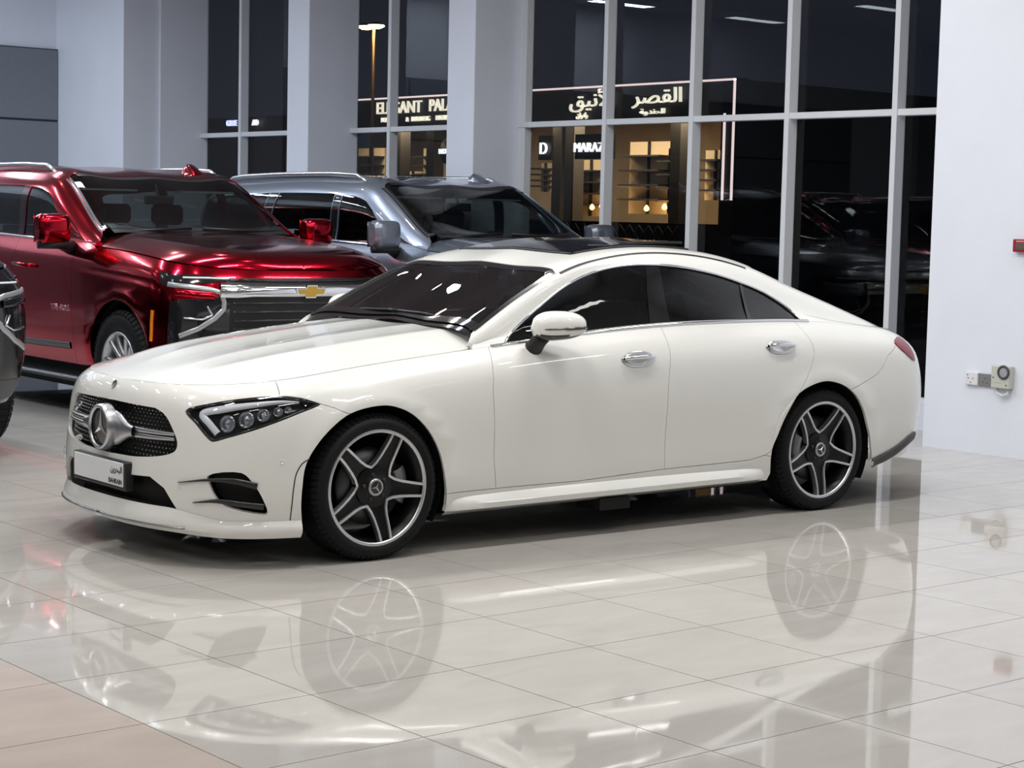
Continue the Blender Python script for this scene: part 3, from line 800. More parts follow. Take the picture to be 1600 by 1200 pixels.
_lt = cpx('side', [(437, 617.5), (470.5, 621.5), (501, 629.5)])
uw = _lt[0][0] + .004
gF = _lt[:2] + gF
def vline(u0, u1, v, n=30): return [(u0 + (u1 - u0) * i / n, v) for i in range(n + 1)]
# bottom edge of the flank in front of the wheel, then along the sill
wing = vline(uw, ux(.70), k6)[:-1] + gA + [archF[iD]] + archF[iF:iD][::-1] + gF[:-1][::-1]
door_f = vline(ux(.70), ux(1.80), k6)[:-1] + gB + cpx('side', [(900, 752)]) + gA[::-1][:-1]
door_r = vline(ux(1.80), ux(2.80), k6)[:-1] + gC + gB[::-1][:-1]
iQ = near_i(archR, gC[-4])
sill = [gA[-1], ] + cpx('side', [(900, 752)]) + [gB[-1], gC[-1]] + gC[-8:-1][::-1] + [archR[iQ]] + archR[:iQ][::-1] + [(archR[0][0], .0), (archF[-1][0], 0.0)] + archF[iD:][::-1]
uq = ux(3.60)
quarter = vline(ux(2.80), uq, k6)[:-1] + [(uq, k6), gE[0]] + gE[1:-1] + archR[iQ:iE + 1][::-1] + gC[-8:][:1] + gC[:-8][::-1][:-1]
def side_part(name, poly, holes=(), m=PEARL, **kw):
    for sg in (-1, 1):
        o = link(name, trimmed(cls, 'side', poly, holes, sgn=sg, gap=.0016, **kw), m, sedan)
        if sg == -1: near = o
    return near
side_part('front_wing', wing); DOORF = side_part('front_door', door_f); DOORR = side_part('rear_door', door_r)
side_part('side_skirt', sill); side_part('rear_wing', quarter)

# ---- front bumper with its openings
lamp = smooth(cpx('side', [(289.6, 641.8), (327.5, 630.8), (382.5, 622.5), (432, 619), (470.5, 622.5), (502, 630), (465, 647), (410, 668), (355, 684.4), (331.6, 690), (324.8, 685.8), (305, 662)]), True, 4)
gr = smooth(cpx('side', [(242, 637.6), (256, 647), (270, 672), (276.6, 694), (272.5, 705), (256, 711), (212, 712.7), (182, 708)]), False, 4)
vt, vb = .575, cpx('side', [(182, 708)])[0][1] + .0
grille = [(0, gr[0][1] + .012)] + gr + [(0, gr[-1][1] - .004)]
it = cpx('side', [(206, 742), (234, 745), (256, 763), (279, 801), (256, 798), (205, 786)])
intake = [(0, it[0][1] + .01)] + it[:2] + it[2:4] + it[4:] + [(0, it[-1][1] - .005)]
scoop = smooth(cpx('side', [(324.8, 744), (377, 739.5), (396, 757), (411, 782), (417, 803), (404, 803), (355, 791.6), (338.5, 779), (327.5, 757)]), True, 4)
bump = [(0, 0.0)] + vline(0, archF[0][0], 0.0)[1:-1] + [(archF[0][0], 0.0)] + archF[:iF + 1] + gF[::-1][1:] + [(uw, k6)] + vline(uw, 0, k6)[1:]
GEPS = 1e-4
def bumper_hole(l): return [(max(p[0], 2e-3), p[1]) for p in l]
# the two centre openings reach the centre line: walk around them on the outline
outer = []
body_ring = [(0.0, 0.0)] + vline(0, archF[0][0], 0.0)[1:-1] + [(archF[0][0], 0.0)] + archF[:iF + 1] + gF[::-1][1:] + vline(uw, 0, k6)
outer = body_ring + grille + intake
o = link('front_bumper', trimmed(cls, 'side', outer, [lamp, scoop], both=True, gap=.0014, h=.035, step=.016), PEARL, sedan); FB = o
# ---- bonnet
xb0 = CLS['xn'][6] + .004
hood = [(xb0 + .0, 0.0)] + [(x, 0.0) for x in np.linspace(xb0 + .02, .69, 20)] + [(.700, v) for v in np.linspace(.1, .84, 12)] + [(.69, .885), (.65, .945), (.58, .985)] + [(x, .992) for x in np.linspace(.54, -.55, 40)] + [(x, .992) for x in np.linspace(-.57, xb0 + .001, 30)]
link('bonnet', trimmed(cls, 'hood', hood, both=True, gap=.0016, h=.04, step=.02), PEARL, sedan)
# ---- rear bumper and lamps
rearb = gE[:-1] + archR[iE:] + [(archR[-1][0], 0.03)] + vline(archR[-1][0], 3.0, 0.03)[1:] + [(3.0, k6)] + vline(3.0, uq, k6)[1:]
tl = cpx('side', [(1397, 536), (1404, 527), (1417, 538), (1427, 556), (1428, 564), (1414, 552)])
o = link('rear_bumper', trimmed(cls, 'side', rearb, [], both=True, gap=.0014), PEARL, sedan)
tlamp = [(p[0], p[1]) for p in tl]
for sg in (-1, 1):
    link('tail_lamp', trimmed(cls, 'side', smooth(tlamp, True, 3), sgn=sg, off=.006, depth=.012), REDL, sedan)
    mb = MB(); P_ = smooth(cpx('side', [(1361, 723), (1380, 714), (1400, 702), (1417, 688), (1426, 680)]))
    ribbon(mb, cls, 'side', P_, .050, .004, .012, sg); mb.build('rear_diffuser', mat('diffuser_grey', (.05, .05, .05), .5), sedan)

# ---- cabin: side window outline, windshield, rear window cut out of the roof frame
DLO = cpx('cabin', [(789, 536), (808.7, 509), (857.5, 466), (899.7, 437), (942, 421), (987.5, 414), (1029.7, 414), (1085, 421), (1150, 439), (1198.7, 460), (1228, 479), (1250, 498)])
DLO = smooth([(p[0], max(p[1], k6 + .014)) for p in DLO], False, 5)
x0, x1 = DLO[0][0], DLO[-1][0]
VB = k6 + .012
dlo = [(x0, VB)] + DLO[1:-1] + [(x1, VB)]
dlo_loop = dlo + [(x1 + (x0 - x1) * i / 40, VB) for i in range(1, 40)]
ws_side = smooth(cpx('cabin', [(739, 517), (770, 493), (800, 470), (835, 446), (866, 426)]), False, 6)
wsv = ws_side[0][1]; xh_ = ws_side[-1][0]; vh_ = ws_side[-1][1]
ws_top = [(xh_ + .012, vh_ + .02)] + [(xh_ + .020 + .012 * math.sin((v - vh_) / (T10 - vh_) * 1.57), v) for v in np.linspace(vh_ + .05, T10, 14)]
ws_bot = [(.715 + (ws_side[0][0] - .715) * (i / 14) ** 2, T10 + (wsv - T10) * i / 14) for i in range(15)]
wsl = ws_bot[:-1] + ws_side + ws_top            # half windshield, from centre bottom round to centre top
rg_top = 2.60; rg_bot = 3.50
rgl = [(rg_top + .10 * (i / 12) ** 2, T10 + (T8 + .05 - T10) * i / 12) for i in range(13)] + [(rg_bot - .02, T8 + .06)] + [(rg_bot + .06 * (1 - (1 - i / 12)), T8 + .10 + (T10 - T8 - .10) * i / 12) for i in range(13)]
rear_end = 4.03
frame = [(.606, k6)] + [(x, k6) for x in np.linspace(.65, rear_end, 84)] + [(rear_end, v) for v in np.linspace(k6 + .05, T10, 20)] + rgl[::-1] + wsl[::-1][:-14] + [(.69, wsv + .004), (.64, T8 + .0), (.606, T8 - .05)]
RF = link('roof_frame', trimmed(cls, 'cabin', frame, [dlo_loop], both=True, h=.035, step=.018, depth=.02), PEARL, sedan)
o = link('windshield', trimmed(cls, 'cabin', wsl, both=True, off=-.004, depth=.003, h=.06), WGL, sedan)
mb = MB()
for sg in (-1, 1):
    ribbon(mb, cls, 'cabin', [(p[0], p[1] + .006) for p in ws_side], .026, .0012, 0, sg)
    ribbon(mb, cls, 'cabin', [(p[0] - .025, p[1]) for p in ws_top], .05, -.003, 0, sg)
    ribbon(mb, cls, 'cabin', [(p[0] + .02, p[1]) for p in ws_bot], .055, -.003, 0, sg)
    ribbon(mb, cls, 'cabin', [(p[0] - .015, p[1]) for p in ws_bot], .05, -.010, 0, sg)
mb.build('windshield_band', GBLK, sedan, fix=False)
link('rear_window', trimmed(cls, 'cabin', rgl, both=True, off=-.004, depth=.003, h=.07), CGL, sedan)
# glass panes
def xat(seg, v):   # straight split line in (x, v)
    (xa, va), (xb, vb) = seg; return xa + (xb - xa) * (v - va) / (vb - va)
bp0 = cpx('cabin', [(1010, 418), (1017, 505)]); bp1 = cpx('cabin', [(1031, 418), (1049, 504)]); cq0 = cpx('cabin', [(1156, 444), (1170, 500)]); cq1 = cpx('cabin', [(1161, 446), (1175, 500)])
def between(l, r):
    """part of the window outline between two split lines"""
    out = [p for p in dlo if (l is None or p[0] > xat(l, p[1])) and (r is None or p[0] < xat(r, p[1]))]
    def top(seg):
        for a, b in zip(dlo[:-1], dlo[1:]):
            fa, fb = a[0] - xat(seg, a[1]), b[0] - xat(seg, b[1])
            if fa <= 0 < fb: t = -fa / (fb - fa); return (a[0] + (b[0] - a[0]) * t, a[1] + (b[1] - a[1]) * t)
    if l is not None: out = [(xat(l, VB), VB), top(l)] + [p for p in out]
    if r is not None: out = [p for p in out] + [top(r), (xat(r, VB), VB)]
    return out
for sg in (-1, 1):
    link('front_side_window', trimmed(cls, 'cabin', between(None, bp0), sgn=sg, off=-.007, depth=.003, h=.07), CGL, sedan)
    link('rear_side_window', trimmed(cls, 'cabin', between(bp1, cq0), sgn=sg, off=-.007, depth=.003, h=.07), CGL, sedan)
    link('quarter_window', trimmed(cls, 'cabin', between(cq1, None), sgn=sg, off=-.007, depth=.003, h=.07), CGL, sedan)
    link('pillar_cover', trimmed(cls, 'cabin', between(bp0, bp1), sgn=sg, off=-.004, depth=.01, h=.05), GBLK, sedan)
    link('window_divider', trimmed(cls, 'cabin', between(cq0, cq1), sgn=sg, off=-.004, depth=.01, h=.05), GBLK, sedan)
    mb = MB(); ribbon(mb, cls, 'cabin', dlo, .020, -.005, 0, sg); ribbon(mb, cls, 'cabin', [(x0 + (x1 - x0) * i / 40, VB) for i in range(41)], .012, -.005, 0, sg); mb.build('window_seal', GBLK, sedan, fix=False)
    mb = MB(); ribbon(mb, cls, 'cabin', [(p[0], p[1]) for p in dlo], .011, .001, .005, sg)
    ribbon(mb, cls, 'side', vline(ux(.715), ux(x1 + .05), k6 - .001, 60), .017, .001, .006, sg)
    mb.build('window_chrome_strip', CHROME, sedan)
    # roof joint line
    mb = MB(); ribbon(mb, cls, 'cabin', [(x, T8 + .012 + .0 * x) for x in np.linspace(xh_ + .02, 2.62, 50)], .014, .0015, 0, sg); mb.build('roof_joint', BLK, sedan, fix=False)

# ---- raised glass sunroof over its opening
def roof_pt(x, y):
    vs = np.linspace(T8, T10, 400); P = cls.cabin(np.full_like(vs, x), vs); return float(np.interp(-y, -P[:, 1], P[:, 2]))
sx0, sx1, sy = 1.50, 2.26, .47
mb = MB(); G = []
for i in range(9):
    x = sx0 + (sx1 - sx0) * i / 8; lift = .006 + .036 * (i / 8) ** 1.2
    G.append([(x + .02 * (1 - abs(y) / sy) * (-1 if i == 0 else 0), y, roof_pt(x, abs(y)) + lift) for y in np.linspace(-sy, sy, 13)])
G = np.array(G); top_ = G.copy(); bot_ = G - np.array([0, 0, .012])
mb.grid(top_, 0, True); mb.grid(bot_, 0, True, flip=True)
for a, b in ((top_[0], bot_[0]), (bot_[-1], top_[-1]), (bot_[:, 0], top_[:, 0]), (top_[:, -1], bot_[:, -1])): mb.grid(np.stack([a, b]), 0, False)
SR = mb.build('sunroof_panel', GBLK, sedan, fix=False)
mb = MB()
for s_ in (-1, 1):
    A = np.array([(x, s_ * (sy - .02), roof_pt(x, sy - .02) - .004) for x in np.linspace(sx0, sx1, 9)])
    B = np.array([(G[i][0 if s_ < 0 else -1]) - np.array([0, s_ * .02, .010]) for i in range(9)]); mb.grid(np.stack([A, B]), 0, True)
A = np.array([(sx1 - .01, y, roof_pt(sx1, abs(y)) - .004) for y in np.linspace(-sy, sy, 13)]); B = G[-1] - np.array([.01, 0, .010]); mb.grid(np.stack([A, B]), 0, True)
mb.build('sunroof_bellows', VOID, SR, fix=False)
mb = MB(); L_ = [(x, s_ * (sy + .012), roof_pt(x, sy + .012) + .0015) for s_ in (-1,) for x in np.linspace(sx0 - .02, sx1 + .03, 20)]
R_ = [(sx1 + .03, y, roof_pt(sx1 + .03, abs(y)) + .0015) for y in np.linspace(-sy - .012, sy + .012, 14)]
F_ = [(sx0 - .03, y, roof_pt(sx0 - .03, abs(y)) + .0015) for y in np.linspace(-sy - .012, sy + .012, 14)]
for line in (L_, [(p[0], -p[1], p[2]) for p in L_], R_, F_): mb.tube(line, .008, 5)
mb.build('sunroof_seal', BLK, sedan)

# ---- grille: dark pan, pins, twin blade, star
def pan(name, loop, depth, m, parent=sedan, both=True, grow=1.0, sgn=-1):
    o = link(name, trimmed(cls, 'side', loop, both=both, off=-depth, depth=0, h=.05, sgn=sgn), m, parent); return o
GP = pan('grille', grille, .055, VOID)
mb = MB(); gpoly = np.array(grille)
row = 0
vv = np.arange(min(p[1] for p in grille), max(p[1] for p in grille), .0235)
for r_, v in enumerate(vv):
    us = (np.arange(0, 60) + (.5 if r_ % 2 else 0)) * .0185
    us = us[inside(gpoly, us + 1e-5, np.full_like(us, v))]
    if len(us) == 0: continue
    for sg in (-1, 1):
        P, N = on_surf(cls, 'side', [(u, v) for u in us], -.036, sg)
        for p, n_ in zip(P, N):
            if sg == 1 and abs(p[1]) < 1e-3: continue
            a = np.cross(n_, (0, 0, 1)); a /= np.linalg.norm(a); b = np.cross(a, n_); e = .0052
            mb.add([p - n_ * .003, p + a * e, p + b * e * .8, p - a * e, p - b * e * .8, p + n_ * .006], [(5, 1, 2), (5, 2, 3), (5, 3, 4), (5, 4, 1), (0, 2, 1), (0, 3, 2), (0, 4, 3), (0, 1, 4)])
o = mb.build('grille_pins', mat('pin_chrome', (.55, .56, .58), .2, 1.0), GP); o['kind'] = 'stuff'
SV, SZ, SX = .45, .568, -.925
def vz(z, x=-.88):
    vs = np.linspace(0, k6, 300); return float(np.interp(z, cls.side(np.zeros(300) + .01, vs)[:, 2], vs))
UG = max(p[0] for p in grille) - .022
mb = MB()
for dz, off_ in ((.014, -.020), (-.014, -.020)):
    for sg in (-1, 1):
        uvs = [(u, vz(SZ + dz * (1 - .35 * u / .44))) for u in np.linspace(.02, UG, 26)]
        ribbon(mb, cls, 'side', uvs, [.030, .024, .020, .016], off_, .014, sg)
for sg in (-1, 1):      # flared roots at the star
    uvs = [(u, vz(SZ)) for u in np.linspace(.010, .105, 14)]; ribbon(mb, cls, 'side', uvs, [.165, .15, .11, .075, .055, .048], -.012, .02, sg)
mb.build('grille_blade', SILV, GP)
mb = MB()
mb.lathe([(-.004, .086), (-.012, .090), (-.014, .097), (-.010, .103), (.004, .106), (.040, .108)], 48, 'x', (SX, 0, SZ)); mb.build('star_ring', SILV, GP)
mb = MB().lathe([(.004, .0005), (.004, .06), (.006, .090)], 48, 'x', (SX, 0, SZ)); mb.build('star_lens', mat('star_glass', (.02, .02, .022), .06, coat=1), GP)
def star(mb, c, R, axis, t=.006, inner=.16):
    """three-pointed star solid; axis 'x' faces -x, 'y' faces -y"""
    P = []
    for k in range(6):
        a = math.pi / 2 + k * math.pi / 3; r = R if k % 2 == 0 else R * inner
        P.append((r * math.cos(a), r * math.sin(a)))
    if axis == 'x': f3 = lambda p, d: (c[0] - d, c[1] + p[0], c[2] + p[1])
    else: f3 = lambda p, d: (c[0] + p[0], c[1] + d, c[2] + p[1])
    v = [f3((0, 0), t if axis == 'x' else -t)] + [f3(p, 0) for p in P]
    mb.add(v, [(0, 1 + k, 1 + (k + 1) % 6) for k in range(6)])
mb = MB(); star(mb, (SX + .002, 0, SZ), .085, 'x', .010); mb.build('star_emblem', CHROME, GP)
# small flat badge on the nose above the grille
bv = vz(.762)
bz = cls.side(np.array([.002]), np.array([bv]))[0]
nz = cls.normals('side', np.array([.02]), np.array([bv]))[0]
mb = MB().lathe([(0, .001), (0, .018), (-.002, .020)], 20, 'x'); me = mb.mesh()
bo = link('nose_badge', me, mat('badge_grey', (.22, .22, .23), .3, .8), sedan)
bo.matrix_local = Matrix.Translation(Vector((bz[0] - .002, 0, bz[2] + .002))) @ Vector((-1, 0, 0)).rotation_difference(Vector(nz)).to_matrix().to_4x4()

# ---- headlamps
lc = np.mean(np.array(lamp), 0)
def shrink(l, f, c=None):
    c = np.mean(np.array(l), 0) if c is None else c; return [tuple(c + (np.array(p) - c) * f) for p in l]
for sg in (-1, 1):
    hs = link('headlamp', trimmed(cls, 'side', lamp, sgn=sg, off=-.055, depth=-.050, h=.04), mat('lamp_housing', (.012, .012, .014), .35), sedan)
    link('lamp_cover', trimmed(cls, 'side', shrink(lamp, .995), sgn=sg, off=-.001, depth=.002, h=.03), LENS, hs)
    mb = MB(); ribbon(mb, cls, 'side', shrink(lamp, .965), .012, -.004, .002, sg, closed=True); mb.build('lamp_rim', GBLK, hs)
    mb = MB()
    a1 = smooth(cpx('side', [(338, 678), (325, 662), (314, 646), (350, 637), (400, 630), (440, 626), (468, 627)]), False, 6)
    ribbon(mb, cls, 'side', a1, [.028, .030, .032, .024, .016, .008], -.018, .012, sg); mb.build('light_guide', DRL, hs)
    for (px_, py_, r_) in ((352, 661, .040), (384, 654, .038), (413, 646, .030), (438, 640, .022), (455, 637, .016)):
        P, N = on_surf(cls, 'side', cpx('side', [(px_, py_)]), -.045, sg)
        mb = MB().lathe([(.0, r_), (.012, r_), (.012, r_ * .82), (.004, r_ * .7), (.014, r_ * .45), (.018, .001)], 20, 'z'); me = mb.mesh()
        q = link('lamp_module', me, mat('lamp_projector', (.30, .32, .35), .12, .7), hs)
        q.matrix_local = Matrix.Translation(Vector(P[0])) @ Vector((0, 0, 1)).rotation_difference(Vector(N[0] * .6 + np.array([-.6, 0, 0]))).to_matrix().to_4x4()
    # ---- side scoop
    sc_ = pan('air_scoop', scoop, .06, VOID, sedan, False, sgn=sg)
    for pts, wd in (([(279, 753.5), (325, 750), (365, 752), (402, 760)], [.003, .012, .026, .030]), ([(302, 785), (340, 783), (375, 788), (412, 792)], [.003, .012, .024, .026])):
        mb = MB(); ribbon(mb, cls, 'side', smooth(cpx('side', pts)), wd, .001, .008, sg); mb.build('scoop_blade', mat('blade_black', (.02, .02, .022), .3), sc_)
    for (px_, py_) in ((279, 761), (441, 722)):
        P, N = on_surf(cls, 'side', cpx('side', [(px_, py_)]), .0, sg)
        mb = MB().lathe([(.0005, .001), (.0005, .0075), (.0025, .009), (.0025, .0105), (0, .0115)], 16, 'z'); q = link('parking_sensor', mb.mesh(), PEARL, FB)
        q.matrix_local = Matrix.Translation(Vector(P[0])) @ Vector((0, 0, 1)).rotation_difference(Vector(N[0])).to_matrix().to_4x4()
IN = pan('lower_intake', intake, .06, VOID)
# ---- splitter lip along the bottom edge and up the wheel arch
mb = MB()
ue = archF[0][0] - .004
US = np.linspace(0, ue, 60)
for sg in (-1, 1):
    rows = []
    for u in US:
        k = float(sstep(.30, .62, u)); out = .030 - .012 * k
        P, N = on_surf(cls, 'side', [(u, .085 - .045 * k), (u, .050 - .015 * k), (u, .02), (u, 0.0)], 0, sg); N[:, 2] = 0; N /= np.linalg.norm(N, axis=1, keepdims=True)
        dz = np.array([0, 0, -.004 - .012 * k])
        rows.append([P[0] + N[0] * .001, P[1] + N[1] * out * .8 + dz, P[2] + N[2] * (out + .006) + dz, P[2] + N[2] * (out + .004) + np.array([0, 0, -.018]) + dz, P[3] + N[3] * out * .4 + np.array([0, 0, -.022]) + dz, P[3] - N[3] * .05 + np.array([0, 0, -.015])])
    rows = np.array(rows)
    rows[0, :, 1] = 0 if True else rows[0, :, 1]
    mb.grid(rows, 0, True, flip=sg > 0)
o = mb.build('front_splitter', PEARL, sedan, smooth_angle=35)
mb = MB()
for sg in (-1, 1):
    P, N = on_surf(cls, 'side', [(u, .02) for u in np.linspace(0, .42, 30)], 0, sg); N[:, 2] = 0; N /= np.linalg.norm(N, axis=1, keepdims=True)
    mb.tube([p + n_ * .036 + np.array([0, 0, -.020]) for p, n_ in zip(P, N)], .006, 6)
mb.build('splitter_chrome', mat('dull_chrome', (.4, .41, .42), .25, 1.0), o)
# the lip turns up along the wheel arch as a narrow edge
for sg in (-1, 1):
    mb = MB(); gl = smooth(cpx('side', [(452, 822), (456, 790), (459, 762), (464, 738), (473, 724), (484, 717)]))
    ribbon(mb, cls, 'side', gl, .005, .0008, 0, sg); 
    gl = cpx('side', [(290, 820), (330, 825), (390, 827), (452, 823)]); ribbon(mb, cls, 'side', gl, .005, .0008, 0, sg)
    mb.build('bumper_joint', BLK, FB, fix=False)
# ---- sill ledge
for sg in (-1, 1):
    mb = MB(); rows = []
    for x in np.linspace(.40, 2.50, 40):
        t = (x - .40) / 2.10; e = min(1, min(t, 1 - t) * 14) ** .5
        zc = .215 + .012 * t; yb = .893 + .010 * t
        rows.append([(x, sg * (yb - .012), zc + .055), (x, sg * (yb + .004 + .012 * e), zc + .030), (x, sg * (yb + .006 + .026 * e), zc + .004), (x, sg * (yb + .004 + .024 * e), zc - .022), (x, sg * (yb - .03), zc - .045), (x, sg * (yb - .2), zc - .050)])
    mb.grid(np.array(rows), 0, True, flip=sg < 0)
    mb.build('sill_ledge', PEARL, sedan, smooth_angle=40)

# ---- door handles
for door_, cx_, cy_, wpx, hpx in ((DOORF, 997.5, 561, .112, .040), (DOORR, 1220, 542.5, .110, .038)):
    pass
def handle(cx_, cy_, wd, ht):
    (u, v), = cpx('side', [(cx_, cy_)])
    for sg in (-1, 1):
        P, N = on_surf(cls, 'side', [(u, v), (u + .003, v)], 0, sg); c = P[0]; n_ = N[0]; ax = P[1] - P[0]; ax /= np.linalg.norm(ax); up = np.cross(ax, n_) * (1 if np.cross(ax, n_)[2] > 0 else -1)
        mb = MB(); rows = []
        for r_, d_ in ((1.03, .0015), (.97, .0022), (.88, -.006), (.6, -.014), (.02, -.016)):
            rows.append([c + ax * wd * r_ * math.cos(t) + up * ht * r_ * math.sin(t) + n_ * d_ for t in np.linspace(0, 2 * math.pi, 33)[:-1]])
        rows[2:] = [[q + n_ * .016 for q in rw] for rw in rows[2:]]
        mb.grid(np.array(rows), 0, True, closed_v=True)
        par = [o for o in sedan.children if o.name.startswith('front_door' if cx_ < 1100 else 'rear_door')][0 if sg < 0 else -1]
        h0 = mb.build('handle_recess', mat('handle_recess_paint', (.72, .73, .74), .14, .8), par)
        mb = MB(); rows = []
        for t in np.linspace(-1, 1, 15):
            pr = []
            hh = .0105 * (1 - .25 * t * t); lift = .014 + .014 * (1 - t ** 4)
            for a in np.linspace(0, 2 * math.pi, 13)[:-1]:
                pr.append(c + ax * wd * .95 * t + up * (ht * .10 + hh * math.cos(a)) + n_ * (lift + .008 * math.sin(a)))
            rows.append(pr)
        mb.grid(np.array(rows), 0, True, closed_v=True); mb.build('door_handle', CHROME, par)
handle(997.5, 561, .108, .040); handle(1220, 542.5, .108, .038)

# ---- door mirrors, folded back along the windows
for sg in (-1, 1):
    c = np.array([1.030, .930, 1.046]); ph_ = math.radians(70)
    dl = np.array([math.sin(ph_), math.cos(ph_), 0]); dn = np.array([-math.cos(ph_), math.sin(ph_), 0])     # long axis, cap direction
    rows = []
    for a in np.linspace(-1, 1, 19):
        k = max((1 - abs(a) ** 2.6) ** .45, .03) if abs(a) < 1 else .03; pr = []
        for t in np.linspace(0, 2 * math.pi, 29)[:-1]:
            ct, st = math.cos(t), math.sin(t)
            f1 = (abs(ct) ** .8) * (1 if ct > 0 else -1); f2 = (abs(st) ** .8) * (1 if st > 0 else -1)
            p = c + dl * .142 * a + dn * ((.085 if f1 > 0 else .05) * f1 * k) + np.array([0, 0, (.080 if f2 > 0 else .062) * f2 * k * (1 - .10 * a) + .006 * a])
            pr.append((p[0], sg * p[1], p[2]))
        rows.append(pr)
    R_ = np.array(rows); mm = MB(); mm.grid(R_, 0, True, closed_v=True)
    for r_ in (R_[0], R_[-1]): mm.add(r_.tolist(), [tuple(range(len(r_)))], 0)
    me = mm.fix(mm.mesh()); me.materials.append(PEARL); me.materials.append(GBLK)
    for p in me.polygons:
        if p.center.z < c[2] - .034: p.material_index = 1
    mo = link('door_mirror', me, None, sedan)
    mb = MB(); mb.tube([(.945, sg * .825, .925), (.95, sg * .850, .950), (.955, sg * .875, .98), (.965, sg * .90, 1.005)], [.050, .042, .038, .036], 12); mb.build('mirror_foot', BLK, mo)
    mb = MB(); mid = []; jj = [j for j, t in enumerate(np.linspace(0, 2 * math.pi, 29)[:-1]) if math.cos(t) > .3]
    for i in range(3, 18):
        rr = R_[i]; zt_ = c[2] - .008 + .010 * (i / 18); ok_ = sorted(jj, key=lambda q: rr[q][2]); zs = [rr[q][2] for q in ok_]
        mid.append([np.interp(zt_, zs, [rr[q][e] for q in ok_]) for e in range(3)])
    mb.tube(mid, [.002] + [.004] * 6 + [.008] * 8, 6); mb.build('mirror_indicator', mat('indicator_smoke', (.10, .10, .10), .1, .6), mo)
# ---- number plate with its holder
PL = empty('number_plate'); PL.parent = sedan
mb = MB().box((-.932, -.272, .300), (-.885, .272, .432), 0, .006); ph = mb.build('plate_holder', BLK, PL)
mb = MB().box((-.937, -.252, .318), (-.930, .252, .426), 0, .002); mb.build('plate', PLATE, PL)
def on_plate(txt, size, y, z, bold=.0):
    me = text_mesh(txt, size, .0006, bold); o = link('plate_print', me, INK, PL)
    o.matrix_local = frame_matrix((-.9378, y, z), (0, -1, 0), (0, 0, 1)); return o
on_plate('BAHRAIN', .032, -.180, .337, .0006)
on_plate('\uFEE6\uFEF3\uFEAE\uFEA4\uFE92\uFEDF\u0627', .040, -.190, .392, .0006)

